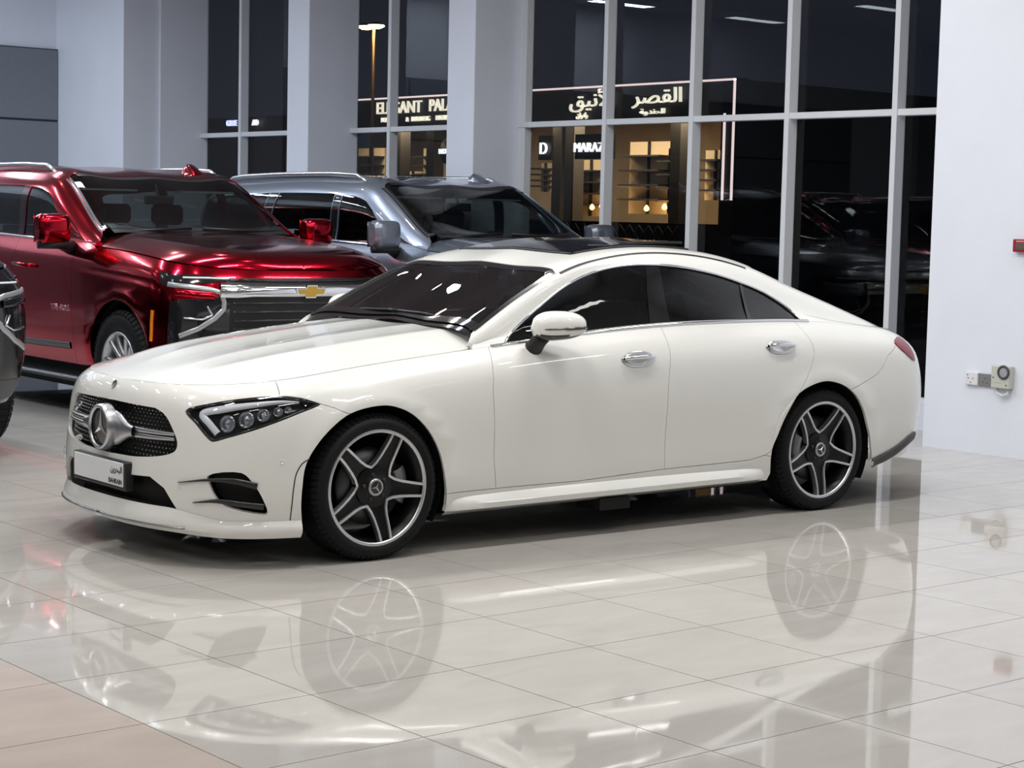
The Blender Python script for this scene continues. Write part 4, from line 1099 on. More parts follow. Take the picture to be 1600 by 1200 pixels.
# ---- wheels
TYR_R, RIM_R, WH = .335, .267, .120
def make_wheel():
    t = empty('wheel')
    mb = MB()      # tyre, lathe about y; outer face towards -y
    prof = [(-WH + .018, RIM_R - .012), (-WH - .004, RIM_R + .002), (-WH - .010, RIM_R + .020), (-WH - .010, RIM_R + .036), (-WH + .006, TYR_R - .016), (-WH + .022, TYR_R - .005), (-WH + .045, TYR_R), (0, TYR_R + .0005), (WH - .045, TYR_R), (WH - .022, TYR_R - .005), (WH - .004, TYR_R - .018), (WH + .006, RIM_R + .03), (WH, RIM_R - .005)]
    mb.lathe(prof, 72); ty = mb.build('tyre', RUB, t)
    mb = MB()      # tread blocks on the shoulder and crown
    for k in range(72):
        a0 = 2 * math.pi * k / 72; a1 = a0 + 2 * math.pi / 72 * .74
        for (y0, y1, r0, r1) in ((-WH + .004, -WH + .030, TYR_R - .012, TYR_R + .0012), (-WH + .040, -WH + .074, TYR_R + .001, TYR_R + .0025), (-.034, -.003, TYR_R + .001, TYR_R + .0025), (.003, .034, TYR_R + .001, TYR_R + .0025), (WH - .074, WH - .040, TYR_R + .001, TYR_R + .0025)):
            sk = .018; v = []
            for rr in (-.008, .0015):
                for (a, y, r_) in ((a0, y0, r0), (a1, y0, r0), (a1 + sk, y1, r1), (a0 + sk, y1, r1)): v.append(((r_ + rr) * math.cos(a), y, (r_ + rr) * math.sin(a)))
            mb.add(v, [(4, 5, 6, 7), (0, 1, 5, 4), (1, 2, 6, 5), (2, 3, 7, 6), (3, 0, 4, 7)])
    o = mb.build('tyre_tread', RUB, ty); o['kind'] = 'stuff'
    mb = MB()      # barrel
    mb.lathe([(-WH + .002, RIM_R - .004), (-WH + .02, RIM_R - .012), (-WH + .035, RIM_R - .026), (-.02, RIM_R - .040), (WH - .02, RIM_R - .03), (WH, RIM_R - .005)], 72)
    mb.build('rim_barrel', mat('wheel_black', (.006, .006, .007), .35, spec=.3), t)
    mb = MB(); mb.lathe([(-WH + .004, RIM_R - .016), (-WH - .003, RIM_R - .013), (-WH - .005, RIM_R - .006), (-WH - .002, RIM_R + .001)], 96); mb.build('rim_edge', MACH, t)
    spk = mat('wheel_black', (0, 0, 0))
    hubz = lambda r: -WH + .030 - .034 * sstep(.05, .25, r) if True else 0     # dish: hub sits deeper
    yy = lambda r: float(-WH + .030 - .030 * sstep(.05, .25, r))
    def outline(k, grow=0.0):
        """half outline of spoke k, from the rim to the crotch next to it (wheel plane, polar -> cartesian)"""
        a = math.pi / 2 + k * 2 * math.pi / 5
        ux_, uz_ = math.cos(a), math.sin(a); vx, vz_ = -uz_, ux_
        pts = [(.257, .027 + grow), (.20, .030 + grow), (.14, .035 + grow), (.105, .042 + grow), (.084 + grow * .5, .061 + grow * .5)]
        return [(r * ux_ + s_ * vx, r * uz_ + s_ * vz_) for r, s_ in pts], [(r * ux_ - s_ * vx, r * uz_ - s_ * vz_) for r, s_ in pts]
    for k in range(5):
        Lh, Rh = outline(k)
        # dark web of the spoke
        mb = MB(); a = math.pi / 2 + k * 2 * math.pi / 5; cen = [(r * math.cos(a), r * math.sin(a)) for r in (.257, .20, .14, .09, .03)]
        G = np.array([[(p[0], yy(math.hypot(*p)) + .010, p[1]) for p in row] for row in ([(q[0] * .985, q[1] * .985) for q in Lh], cen, [(q[0] * .985, q[1] * .985) for q in Rh])])
        G[1, :, 1] += .006
        mb.grid(G, 0, True); G2 = G.copy(); G2[:, :, 1] += .04; mb.grid(G2[:1].repeat(1, 0), 0, True) if False else None
        mb.grid(np.stack([G[0], G2[0]]), 0, False); mb.grid(np.stack([G[2], G2[2]]), 0, False)
        sp = mb.build('spoke', spk, t, fix=False)
        # machined edge running from this spoke to the next one round the crotch
        Ln, Rn = outline(k + 1)
        am = a + math.pi / 5; crotch = [(.083 * math.cos(am), .083 * math.sin(am))]
        path = Lh[:-1] + [tuple(np.mean([Lh[-1], crotch[0]], 0))] + crotch * 0 + [tuple(np.mean([Rn[-1], crotch[0]], 0))] + Rn[:-1][::-1]
        path = resample(path, .02); mb = MB(); rows = []
        for i, p in enumerate(path):
            q0 = np.array(path[max(i - 1, 0)]); q1 = np.array(path[min(i + 1, len(path) - 1)]); d = q1 - q0; d /= np.linalg.norm(d); nrm = np.array([-d[1], d[0]]); w_ = .0058
            y_ = yy(math.hypot(*p)); P0 = np.array(p) - nrm * w_; P1 = np.array(p) + nrm * w_
            rows.append([(P0[0], y_ + .03, P0[1]), (P0[0], y_ + .001, P0[1]), (p[0], y_ - .001, p[1]), (P1[0], y_ + .001, P1[1]), (P1[0], y_ + .03, P1[1])])
        mb.grid(np.array(rows), 0, False); mb.build('spoke_edge', MACH, sp)
    mb = MB(); mb.lathe([(-WH + .034, .095), (-WH + .030, .07), (-WH + .022, .048), (-WH + .016, .040)], 40); mb.build('hub', spk, t)
    mb = MB(); mb.lathe([(-WH + .016, .040), (-WH + .011, .037), (-WH + .011, .030), (-WH + .013, .029)], 40); cp = mb.build('wheel_cap', mat('cap_silver', (.40, .41, .42), .35, .9), t)
    mb = MB(); mb.lathe([(-WH + .013, .030), (-WH + .012, .0005)], 32); mb.build('cap_face', GBLK, cp)
    mb = MB(); star(mb, (0, -WH + .010, 0), .029, 'y', .004); mb.build('cap_star', CHROME, cp)
    for k in range(5):
        a = math.pi / 2 + (k + .5) * 2 * math.pi / 5; mb = MB(); mb.lathe([(-WH + .028, .011), (-WH + .020, .010), (-WH + .018, .006), (-WH + .018, .0005)], 8, 'y', (.058 * math.cos(a), 0, .058 * math.sin(a))); mb.build('wheel_bolt', mat('bolt_dark', (.05, .05, .05), .4, .8), t)
    mb = MB(); mb.lathe([(-.045, .09), (-.045, .178), (-.025, .178), (-.025, .09)], 48); mb.build('brake_disc', DISC, t)
    return t
def place_wheel(w_, x, y, flip=False, name=None):
    w_.parent = sedan; w_.location = (x, y, TYR_R); w_.rotation_euler = (0, 0, math.pi if flip else 0)
W0 = make_wheel(); place_wheel(W0, 0, -.800)
for ch in W0.children: pass
ROT = {0: math.radians(-14), 1: math.radians(-14)}
w1 = copy_tree(W0); place_wheel(w1, 2.939, -.800)
w2 = copy_tree(W0); place_wheel(w2, 0, .800, True)
w3 = copy_tree(W0); place_wheel(w3, 2.939, .800, True)
for w_, a in ((W0, 24.3), (w1, 35)):
    w_.rotation_euler = (0, math.radians(a), 0)
for x, s_ in ((0, -1), (2.939, -1), (0, 1), (2.939, 1)):     # calipers
    mb = MB(); rows = []
    for a in np.linspace(-.5, .5, 9):
        aa = a + (0 if x == 0 else math.pi)
        rows.append([(x + r_ * math.cos(aa), s_ * (.80 + y_), TYR_R + r_ * math.sin(aa)) for r_, y_ in ((.13, .02), (.13, .075), (.15, .085), (.185, .08), (.19, .02))])
    mb.grid(np.array(rows), 0, True, closed_v=True); mb.build('brake_caliper', mat('caliper_grey', (.22, .22, .23), .4, .6), sedan)

# ---- wheel housings, floor pan, cabin
for x in (0, 2.939):
    for sg in (-1, 1):
        mb = MB(); rows = []
        for a in np.linspace(-.50, math.pi + .50, 44): rows.append([(x - .012 + (.398 if x < 1 else .428 if math.cos(a) > 0 else .405) * math.cos(a), sg * y_, .335 + .392 * math.sin(a)) for y_ in (.880, .60, .58)])
        mb.grid(np.array(rows), 0, True)
        mb.add([(x - .012 + .398 * math.cos(a), sg * .60, .335 + .392 * math.sin(a)) for a in np.linspace(-.50, math.pi + .50, 24)], [tuple(range(24))])
        mb.build('wheel_housing', VOID, sedan, fix=False)
mb = MB()
mb.box((-.72, -.45, .165), (3.78, .60, .24)); mb.box((.43, -.86, .172), (2.50, .86, .25)); mb.box((-.62, -.66, .17), (-.44, .66, .22)); mb.box((3.30, -.60, .20), (3.68, .60, .27))
mb.box((1.35, -.90, .12), (1.55, -.72, .18)); mb.build('floor_pan', VOID, sedan)
mb = MB(); mb.box((.45, -.80, .25), (3.35, .80, .50)); mb.box((-.66, -.44, .25), (.40, .44, .62)); mb.box((3.0, -.66, .5), (3.72, .66, .80)); mb.build('cabin_tub', VOID, sedan)
# dashboard
mb = MB(); rows = []
for y in np.linspace(-.72, .72, 21):
    e = 1 - (abs(y) / .72) ** 6 * .3
    rows.append([(.66, y, .94), (.74, y, .965), (.86, y, .985 - .01 * e), (1.0, y, .98 - .03 * (1 - e)), (1.07, y, .93), (1.06, y, .80), (1.0, y, .6)])
mb.grid(np.array(rows), 0, True); mb.build('dashboard', TRIM, sedan)
# steering wheel (left-hand drive) and column
mb = MB(); rr = [(.0, 0.0)]
c = Vector((1.26, -.37, .93)); ax = Vector((-.9, 0, .42)).normalized(); u_ = Vector((0, 1, 0)); v_ = ax.cross(u_)
ring = [c + (u_ * math.cos(t) + v_ * math.sin(t)) * .185 for t in np.linspace(0, 2 * math.pi, 33)]
mb.tube(ring, .016, 8, cap=False); mb.tube([c - u_ * .17, c, c + u_ * .17], [.02, .05, .02], 8); mb.tube([c, c + ax * .25], .04, 8); mb.tube([c, c - v_ * .17 * (1 if v_.z > 0 else -1)], .018, 6)
mb.build('steering_wheel', TRIM, sedan)
def seat(x, y, wd=.52, rear=False):
    t = MB(); rows = []
    for s_ in np.linspace(-1, 1, 9):
        b = .045 * abs(s_) ** 3
        rows.append([(x - .26, y + s_ * wd / 2, .52 + b), (x - .24, y + s_ * wd / 2, .60 + b), (x + .20, y + s_ * wd / 2, .58 + b), (x + .32 - b, y + s_ * wd / 2 * .96, .72), (x + .42 - b, y + s_ * wd / 2 * .92, 1.0), (x + .48 - b, y + s_ * wd / 2 * .72, 1.13), (x + .54, y + s_ * wd / 2 * .70, 1.135), (x + .56, y + s_ * wd / 2 * .9, .95), (x + .42, y + s_ * wd / 2, .52)])
    t.grid(np.array(rows), 0, True); o = t.build('seat', LEATH, sedan)
    h_ = MB(); rows = []
    for s_ in np.linspace(-1, 1, 7):
        k = (1 - abs(s_) ** 4) ** .5 * .98 + .02
        rows.append([(x + .52 + .045 * k * math.cos(t_), y + s_ * .13, 1.215 + .075 * k * math.sin(t_)) for t_ in np.linspace(0, 2 * math.pi, 13)[:-1]])
    h_.grid(np.array(rows), 0, True, closed_v=True); h_.tube([(x + .52, y, 1.0), (x + .52, y, 1.2)], .012, 6); h_.build('headrest', LEATH, o)
seat(1.42, -.37); seat(1.42, .37); seat(2.35, -.37); seat(2.35, .37)
mb = MB(); mb.box((1.14, -.12, 1.225), (1.17, .12, 1.285), 0, .01); mb.box((1.13, -.03, 1.25), (1.17, .03, 1.28)); mb.build('interior_mirror', BLK, sedan)
mb = MB(); rows = [[(x, y, roof_pt(x, abs(y)) - .035) for y in np.linspace(-.56, .56, 9)] for x in np.linspace(1.32, 2.6, 8)]; mb.grid(np.array(rows), 0, True); mb.build('headliner', mat('headliner_dark', (.05, .05, .05), .8), sedan, fix=False)
# wiper arms at the base of the windshield
mb = MB()
for ys in ((-.55, .05), (.0, .58)):
    P, N = on_surf(cls, 'cabin', [(.735, T10 - abs(y) / .36 * (T10 - T9) if abs(y) < .36 else T9 - (abs(y) - .36) / .34 * (T9 - T8)) for y in np.linspace(abs(ys[0]), abs(ys[1]), 2)], .012, 1)
mb.tube([(.752, -.58, 1.045), (.745, -.2, 1.078), (.738, .1, 1.083)], .007, 6); mb.tube([(.738, .02, 1.084), (.745, .35, 1.072), (.755, .58, 1.045)], .007, 6); mb.build('wiper', BLK, sedan)
# =================================================================== large sport utility cars
SUV = dict(
    tau=[0, .14, .34, .50, .66, .80, .92, 1.38, 1.48, 1.82, 2.27],
    sx=[-1.0, -.7, -.4, 0, .5, .8, 1.4, 2.2, 3.07, 3.7, 4.1, 4.4],
    W=[[.93, .94, .95, .955, .955, .955, .955, .955, .955, .955, .95, .94],
       [.985, .988, .992, .998, .998, .998, .998, .998, 1.0, 1.0, .995, .98],
       [1.005, 1.008, 1.012, 1.018, 1.014, 1.012, 1.012, 1.014, 1.02, 1.015, 1.005, .99],
       [1.005, 1.01, 1.016, 1.022, 1.018, 1.016, 1.016, 1.018, 1.022, 1.016, 1.006, .99],
       [.995, 1.002, 1.01, 1.018, 1.016, 1.014, 1.014, 1.014, 1.014, 1.008, 1.0, .985],
       [.965, .975, .985, .995, .997, .997, .995, .993, .99, .985, .975, .96],
       [.90, .915, .925, .935, .945, .948, .945, .94, .935, .93, .92, .90]],
    Z=[[.33, .34, .36, .38, .38, .38, .38, .38, .38, .40, .42, .44],
       [.46, .47, .49, .51, .51, .51, .51, .51, .51, .52, .54, .55],
       [.64, .65, .67, .69, .70, .70, .70, .70, .71, .72, .73, .73],
       [.79, .80, .82, .85, .86, .87, .88, .88, .89, .89, .89, .89],
       [.93, .95, .975, 1.00, 1.025, 1.04, 1.05, 1.06, 1.07, 1.07, 1.07, 1.07],
       [1.05, 1.085, 1.12, 1.15, 1.17, 1.182, 1.195, 1.21, 1.22, 1.22, 1.22, 1.22],
       [1.125, 1.175, 1.215, 1.25, 1.275, 1.285, 1.30, 1.32, 1.33, 1.33, 1.33, 1.33]],
    xn=[-.82, -.90, -.935, -.945, -.94, -.915, -.86], Lf=[.55, .56, .56, .56, .56, .56, .54], pf=[3.0, 3.0, 3.0, 3.0, 3.0, 2.9, 2.9],
    xr=[4.33, 4.37, 4.40, 4.40, 4.40, 4.40, 4.395], Lr=[.35] * 7, pr=[3.0] * 7,
    cx=[.48, .70, .95, 1.2, 1.42, 1.75, 2.2, 3.0, 3.7, 4.05, 4.25, 4.39],
    cy=[[.93, .915, .895, .875, .86, .85, .845, .84, .83, .825, .82, .81], [.875, .855, .83, .80, .785, .765, .755, .75, .745, .745, .745, .745], [.44] * 12, [0] * 12],
    cz=[[1.285, 1.345, 1.47, 1.605, 1.70, 1.752, 1.765, 1.76, 1.745, 1.70, 1.55, 1.36],
        [1.330, 1.410, 1.545, 1.685, 1.785, 1.835, 1.85, 1.845, 1.825, 1.77, 1.60, 1.37],
        [1.365, 1.440, 1.575, 1.715, 1.815, 1.872, 1.892, 1.888, 1.865, 1.805, 1.62, 1.38],
        [1.375, 1.448, 1.582, 1.72, 1.822, 1.882, 1.905, 1.90, 1.875, 1.812, 1.625, 1.38]],
    hx=[-.87, -.845, -.80, -.72, -.6, -.3, 0, .3, .62], hz=[1.126, 1.175, 1.232, 1.272, 1.298, 1.330, 1.352, 1.372, 1.392], hn=5.0,
    crease=[(.70, .16, .012, -.75, .9)],
    flare=[(0, .415, .50, .012), (3.071, .415, .50, .012)])
suvb = Body(SUV); ks = suvb.k6; S8, S10 = SUV['tau'][8], SUV['tau'][10]
REDP = mat('red_paint', (.42, .003, .016), .15, 1.0, .3, .02)
GREYP = mat('blue_grey_paint', (.20, .225, .28), .3, .6, 1.0, .02)
BLKP = mat('black_paint', (.006, .006, .008), .2, .0, .6, .02)
SGL = glass_mat('suv_side_glass', (.22, .25, .25), 1.5); SWG = glass_mat('suv_windshield_glass', (.46, .53, .51), 1.5)
RAIL = mat('rail_silver', (.68, .69, .71), .25, .9)
GOLD = mat('emblem_gold', (.62, .38, .07), .25, .8)
AMB = mat('amber_lens', (.75, .20, .01), .3)
suv = empty('suv', (0, 0, 0))
def syz(pts):            # front view (y, z) -> side parameters
    out = []
    for (y, z) in pts:
        h = suvb.hit('side', (-4, max(y, .004), z), (1, 0, 0))
        if h is None: print('MISSYZ', (y, z))
        else: out.append(h)
    return out
def sxz(pts): return cxz('side', pts, suvb)
def sux(x, v=None): return ux(x, v, suvb)
def arc(cx_, cz_, r_, a0, a1, n=24): return [(cx_ + r_ * math.cos(a0 + (a1 - a0) * i / n), cz_ + r_ * math.sin(a0 + (a1 - a0) * i / n)) for i in range(n + 1)]
PI = math.pi
a_f = sxz([(x, max(z, .40)) for x, z in arc(0, .43, .475, PI * 1.02, -.02 * PI)]); a_r = sxz([(x, max(z, .40)) for x, z in arc(3.071, .43, .475, PI * 1.02, -.02 * PI)])
d1 = [(sux(.80), ks)] + sxz([(.80, 1.1), (.79, .9), (.78, .7), (.76, .50)]) + [(sxz([(.76, .50)])[0][0], 0.0)]
d2 = [(sux(1.86), ks)] + sxz([(1.86, 1.1), (1.87, .9), (1.88, .7), (1.88, .50)]) + [(sxz([(1.88, .50)])[0][0], 0.0)]
d3 = [(sux(2.95), ks)] + sxz([(2.93, 1.1), (2.88, .98), (2.72, .86), (2.62, .76)]) 
bot = lambda a, b: vline(a, b, 0.0, 30)
gW = [(sux(-.44), ks)] + sxz([(-.44, 1.05), (-.46, .85)])
iw = near_i(a_f, sxz([(-.45, .62)])[0]); iw = max(iw, 1)
swing = vline(gW[0][0], d1[0][0], ks)[:-1] + d1 + [(a_f[-1][0], 0.0)] + a_f[iw:][::-1] + gW[1:][::-1]
sdf = vline(d1[0][0], d2[0][0], ks)[:-1] + d2 + bot(d2[-1][0], d1[-1][0])[1:-1] + d1[::-1][:-1]
i3 = near_i(a_r, d3[-1])
sdr = vline(d2[0][0], d3[0][0], ks)[:-1] + d3 + a_r[:i3][::-1] + [(a_r[0][0], 0.0)] + bot(a_r[0][0], d2[-1][0])[1:-1] + d2[::-1][:-1]
squ = vline(d3[0][0], 3.0, ks)[:-1] + [(3.0, ks), (3.0, 0.0)] + bot(3.0, a_r[-1][0])[1:] + a_r[i3:][::-1] + d3[:-1][::-1][:-1]
def spart(name, poly, kind='side', m=REDP, off=0., depth=.018, sides=(1, -1), par=None, **kw):
    res = []
    for sg in sides: res.append(link(name, trimmed(suvb, kind, poly, sgn=sg, off=off, depth=depth, gap=.0016, h=kw.get('h', .06), step=.03), m, par or suv))
    return res
spart('front_wing', swing); SD = spart('front_door', sdf); spart('rear_door', sdr); spart('rear_wing', squ)
sbump = [(0, 0.0)] + bot(0, a_f[0][0])[1:] + a_f[:iw] + gW[1:][::-1] + vline(gW[0][0], 0, ks)
SFB = link('front_bumper', trimmed(suvb, 'side', sbump, both=True, gap=.0016, h=.06, step=.03), REDP, suv)
shood = [(-.853, 0.0)] + [(x, 0.0) for x in np.linspace(-.8, .60, 14)] + [(.61, v) for v in np.linspace(.1, .86, 8)] + [(.64, .93), (.67, .975)] + [(x, .988) for x in np.linspace(.6, -.75, 40)] + [(x, .988) for x in np.linspace(-.77, -.852, 24)]
link('bonnet', trimmed(suvb, 'hood', shood, both=True, gap=.0016, h=.06, step=.03), REDP, suv)
# cabin
vb_, vt_ = ks + .03, 1.33
def apil(v): return float(np.interp(v, [vb_, vt_], [.90, 1.60]))
fw = [(apil(v) + .03, v) for v in np.linspace(vb_, vt_ - .06, 8)] + [(1.50, vt_ - .01), (1.62, vt_)] + [(x, vt_) for x in np.linspace(1.66, 1.80, 3)] + [(1.84, vb_)]
fw = [(.93, vb_), (1.05, vb_ + .14), (1.20, vb_ + .26), (1.33, vb_ + .345), (1.45, vb_ + .385), (1.60, vb_ + .395), (1.80, vb_ + .395), (1.82, vb_)]
rw = [(1.93, vb_), (1.92, vb_ + .395), (2.80, vb_ + .395), (2.92, vb_ + .02), (2.88, vb_)]
qw = [(3.08, vb_), (2.96, vb_ + .395), (4.05, vb_ + .37), (4.12, vb_ + .05), (4.08, vb_)]
wsv_ = S8 + .03
swl = [(.60 + .05 * (i / 12) ** 2, S10 + (wsv_ - S10) * i / 12) for i in range(12)] + [(x, wsv_) for x in np.linspace(.66, 1.36, 16)] + [(1.40, wsv_ + .04)] + [(1.415 + .02 * math.sin((v - wsv_) / (S10 - wsv_) * 1.57), v) for v in np.linspace(wsv_ + .08, S10, 10)]
sfr = [(.49, ks)] + [(x, ks) for x in np.linspace(.6, 4.38, 50)] + [(4.38, v) for v in np.linspace(ks + .1, S10, 14)] + swl[::-1][:-11] + [(.64, wsv_ + .002), (.56, S8 + .0), (.49, S8 - .10)]
SRF = link('roof', trimmed(suvb, 'cabin', sfr, [smooth(fw, True, 1), rw, qw], both=True, h=.06, step=.03, depth=.02), REDP, suv)
link('windshield', trimmed(suvb, 'cabin', swl, both=True, off=-.004, depth=.003, h=.09), SWG, suv)
mb = MB()
for sg in (1, -1):
    ribbon(mb, suvb, 'cabin', [(x, wsv_) for x in np.linspace(.62, 1.38, 20)], .04, -.001, 0, sg); ribbon(mb, suvb, 'cabin', [(p[0] - .03, p[1]) for p in swl[-10:]], .06, -.003, 0, sg); ribbon(mb, suvb, 'cabin', [(p[0] + .02, p[1]) for p in swl[:12]], .08, -.003, 0, sg); ribbon(mb, suvb, 'cabin', [(p[0] - .04, p[1]) for p in swl[:12]], .10, -.006, 0, sg)
mb.build('windshield_band', BLK, suv, fix=False)
for sg in (1, -1):
    for nm, pl in (('front_side_window', fw), ('rear_side_window', rw), ('quarter_window', qw)):
        link(nm, trimmed(suvb, 'cabin', pl, sgn=sg, off=-.006, depth=.003, h=.1), SGL, suv)
    link('pillar_cover', trimmed(suvb, 'cabin', [(1.83, vb_), (1.81, vb_ + .395), (1.91, vb_ + .395), (1.92, vb_)], sgn=sg, off=.001, depth=.006), GBLK, suv)
    link('pillar_cover', trimmed(suvb, 'cabin', [(2.89, vb_), (2.93, vb_ + .02), (2.81, vb_ + .395), (2.95, vb_ + .395), (3.07, vb_)], sgn=sg, off=.001, depth=.006), GBLK, suv)
    mb = MB(); ribbon(mb, suvb, 'cabin', [(x, ks + .014) for x in np.linspace(.92, 4.1, 60)], .018, .001, .006, sg); mb.build('belt_chrome', CHROME, suv)
    # mirror
    mb = MB(); c = np.array([.80, 1.165, 1.40]); rows = []
    for a in np.linspace(-1, 1, 11):
        k = max((1 - abs(a) ** 4) ** .35, .05) if abs(a) < 1 else .05
        rows.append([(c[0] + (.06 if math.cos(t) > 0 else .10) * (abs(math.cos(t)) ** .6) * (1 if math.cos(t) > 0 else -1) * (.55 + .45 * k), sg * (c[1] + .125 * a), c[2] + .115 * (abs(math.sin(t)) ** .55) * (1 if math.sin(t) > 0 else -1) * (.75 + .25 * k)) for t in np.linspace(0, 2 * PI, 25)[:-1]])
    R_ = np.array(rows); mb.grid(R_, 0, True, closed_v=True)
    for r_ in (R_[0], R_[-1]): mb.add(r_.tolist(), [tuple(range(24))])
    mo = mb.build('door_mirror', REDP, suv, smooth_angle=50)
    mb = MB(); mb.add([(c[0] + .065, sg * (c[1] - .115), c[2] - .10), (c[0] + .065, sg * (c[1] + .115), c[2] - .10), (c[0] + .065, sg * (c[1] + .115), c[2] + .10), (c[0] + .065, sg * (c[1] - .115), c[2] + .10)], [(0, 1, 2, 3)]); mb.build('mirror_glass', CHROME, mo, fix=False)
    mb = MB(); mb.tube([(.92, sg * .93, 1.25), (.87, sg * 1.02, 1.275), (.82, sg * 1.12, 1.31)], [.06, .05, .045], 10); mb.tube([(.74, sg * 1.07, 1.285), (.80, sg * 1.28, 1.285)], .035, 8); mb.build('mirror_arm', BLK, mo)
    # roof rail
    mb = MB(); zr = lambda x: float(np.interp(x, SUV['cx'], SUV['cz'][1])) + .012
    pts = [(1.62, zr(1.62) - .01)] + [(x, zr(x) + .042) for x in np.linspace(1.80, 3.8, 12)] + [(3.98, zr(3.98) - .01)]
    mb.tube([(x, sg * (.735 - .02 * 0), z) for x, z in pts], .019, 10); mb.build('roof_rail', RAIL, suv)
    # running board, rocker moulding
    mb = MB(); mb.box((.62, min(sg * .86, sg * 1.02), .255), (2.50, max(sg * .86, sg * 1.02), .30), 0, .012); rb = mb.build('running_board', BLK, suv)
    mb = MB(); mb.box((.66, min(sg * 1.018, sg * 1.026), .275), (2.46, max(sg * 1.018, sg * 1.026), .293), 0, .003); mb.build('board_edge', SILV, rb)
    mb = MB(); ribbon(mb, suvb, 'side', sxz([(.82, .52), (1.4, .51), (2.4, .515)]), .05, .002, .006, sg); mb.build('rocker_moulding', mat('moulding_dull', (.12, .12, .125), .35, .6), suv)
    for xh in (1.62, 2.72):
        mb = MB(); P, N = on_surf(suvb, 'side', sxz([(xh - .13, 1.10), (xh, 1.105), (xh + .13, 1.11)]), .045, sg); mb.tube([tuple(p) for p in P], [.014, .018, .014], 8)
        for p in (P[0], P[-1]): mb.tube([p, (p[0], p[1] - sg * .06, p[2])], .012, 6)
        mb.build('door_handle', REDP, suv)
# front: lamps, grille, emblem
LAMPB = mat('lamp_black', (.010, .010, .012), .12, coat=.6)
for sg in (1, -1):
    hl = link('headlamp', trimmed(suvb, 'side', syz([(.60, 1.075), (.60, 1.10), (.80, 1.115), (.94, 1.115)]) + sxz([(-.60, 1.125), (-.52, 1.13), (-.56, 1.05), (-.66, 1.015)]) + syz([(.93, 1.035)]), sgn=sg, off=.004, depth=.02, h=.04), LAMPB, suv)
    mb = MB(); ribbon(mb, suvb, 'side', syz([(.62, 1.088), (.75, 1.092), (.88, 1.092)]), .012, .008, .006, sg); mb.build('upper_light_bar', DRL, hl)
    lb = link('lower_lamp', trimmed(suvb, 'side', syz([(.615, .965), (.90, .945)]) + sxz([(-.66, .93), (-.64, .62)]) + syz([(.90, .58), (.625, .60)]), sgn=sg, off=.004, depth=.02, h=.04), LAMPB, suv)
    mb = MB(); ribbon(mb, suvb, 'side', syz([(.955, 1.045), (.85, 1.03), (.74, 1.015), (.675, .995), (.66, .93), (.665, .88), (.72, .82), (.82, .745), (.92, .69)]), .034, .008, .009, sg); mb.build('light_bracket', mat('bracket_silver', (.42, .43, .45), .25, .6), lb)
    mb = MB(); ribbon(mb, suvb, 'side', syz([(.77, .90), (.74, .84), (.80, .81), (.90, .82)]), .014, .010, .010, sg); mb.build('lamp_module', CHROME, lb)
    P = syz([(.72, .970), (.93, .995)]); mb = MB(); ribbon(mb, suvb, 'side', P, .05, .010, .012, sg); mb.build('lamp_eyelid', REDP, lb)
    mb = MB(); ribbon(mb, suvb, 'side', sxz([(-.50, .86), (-.49, .76), (-.485, .64)]), [.03, .03, .025], .003, .006, sg); mb.build('side_marker', AMB, suv)
link('lower_valance', trimmed(suvb, 'side', syz([(.004, .36), (.90, .38)]) + sxz([(-.62, .42), (-.62, .50)]) + syz([(.88, .50), (.004, .50)]), both=True, off=.004, depth=.02, h=.06), mat('valance_grey', (.07, .07, .075), .5), suv)
GRL = link('grille', trimmed(suvb, 'side', [(0, syz([(.01, .56)])[0][1])] + syz([(.60, .56), (.64, .62), (.63, .95), (.62, 1.095)]) + [(0, syz([(.01, 1.095)])[0][1])], both=True, off=.003, depth=.02, h=.06), mat('grille_black', (.006, .006, .007), .35), suv)
for z in (.62, .68, .74, .80, .86, .92, 1.075):
    mb = MB()
    for sg in (1, -1): ribbon(mb, suvb, 'side', [(u, syz([(.01, z)])[0][1]) for u in np.linspace(.0, syz([(.60, z)])[0][0], 20)], .016, .005, .010, sg)
    mb.build('grille_bar', GBLK, GRL)
mb = MB()
for sg in (1, -1):
    v0 = syz([(.01, 1.003)])[0][1]; ue_ = syz([(.68, 1.0)])[0][0]
    ribbon(mb, suvb, 'side', [(u, v0) for u in np.linspace(.0, ue_, 30)], [.085, .085, .085, .105, .105], .006, .030, sg)
mb.build('chrome_bar', CHROME, GRL)
bt = [(-.105, -.022), (-.045, -.022), (-.03, -.045), (.045, -.045), (.05, -.022), (.105, -.022), (.12, .022), (.045, .022), (.03, .045), (-.045, .045), (-.05, .022), (-.12, .022)]
xe = float(suvb.side(np.array([.003]), np.array([v0]))[0][0]) - .040
mb = MB().prism([(p[0] * .95, p[1] * .85 + 1.003) for p in bt], xe - .008, xe + .02, 'yz'); eb = mb.build('emblem', GOLD, GRL)
mb = MB().prism([(p[0] * 1.08, p[1] * 1.02 + 1.003) for p in bt], xe - .004, xe + .02, 'yz'); mb.build('emblem_rim', CHROME, GRL)
for sg in (1, -1):
    P, N = on_surf(suvb, 'side', sxz([(.98, .80)]), .004, sg); o = link('door_lettering', text_mesh('TAHOE', .062, .003, .001, 1.5), CHROME, suv)
    o.matrix_local = frame_matrix(P[0], (-1 if sg < 0 else 1, 0, 0) if False else ((-1, 0, 0) if sg > 0 else (1, 0, 0)), (0, 0, 1))
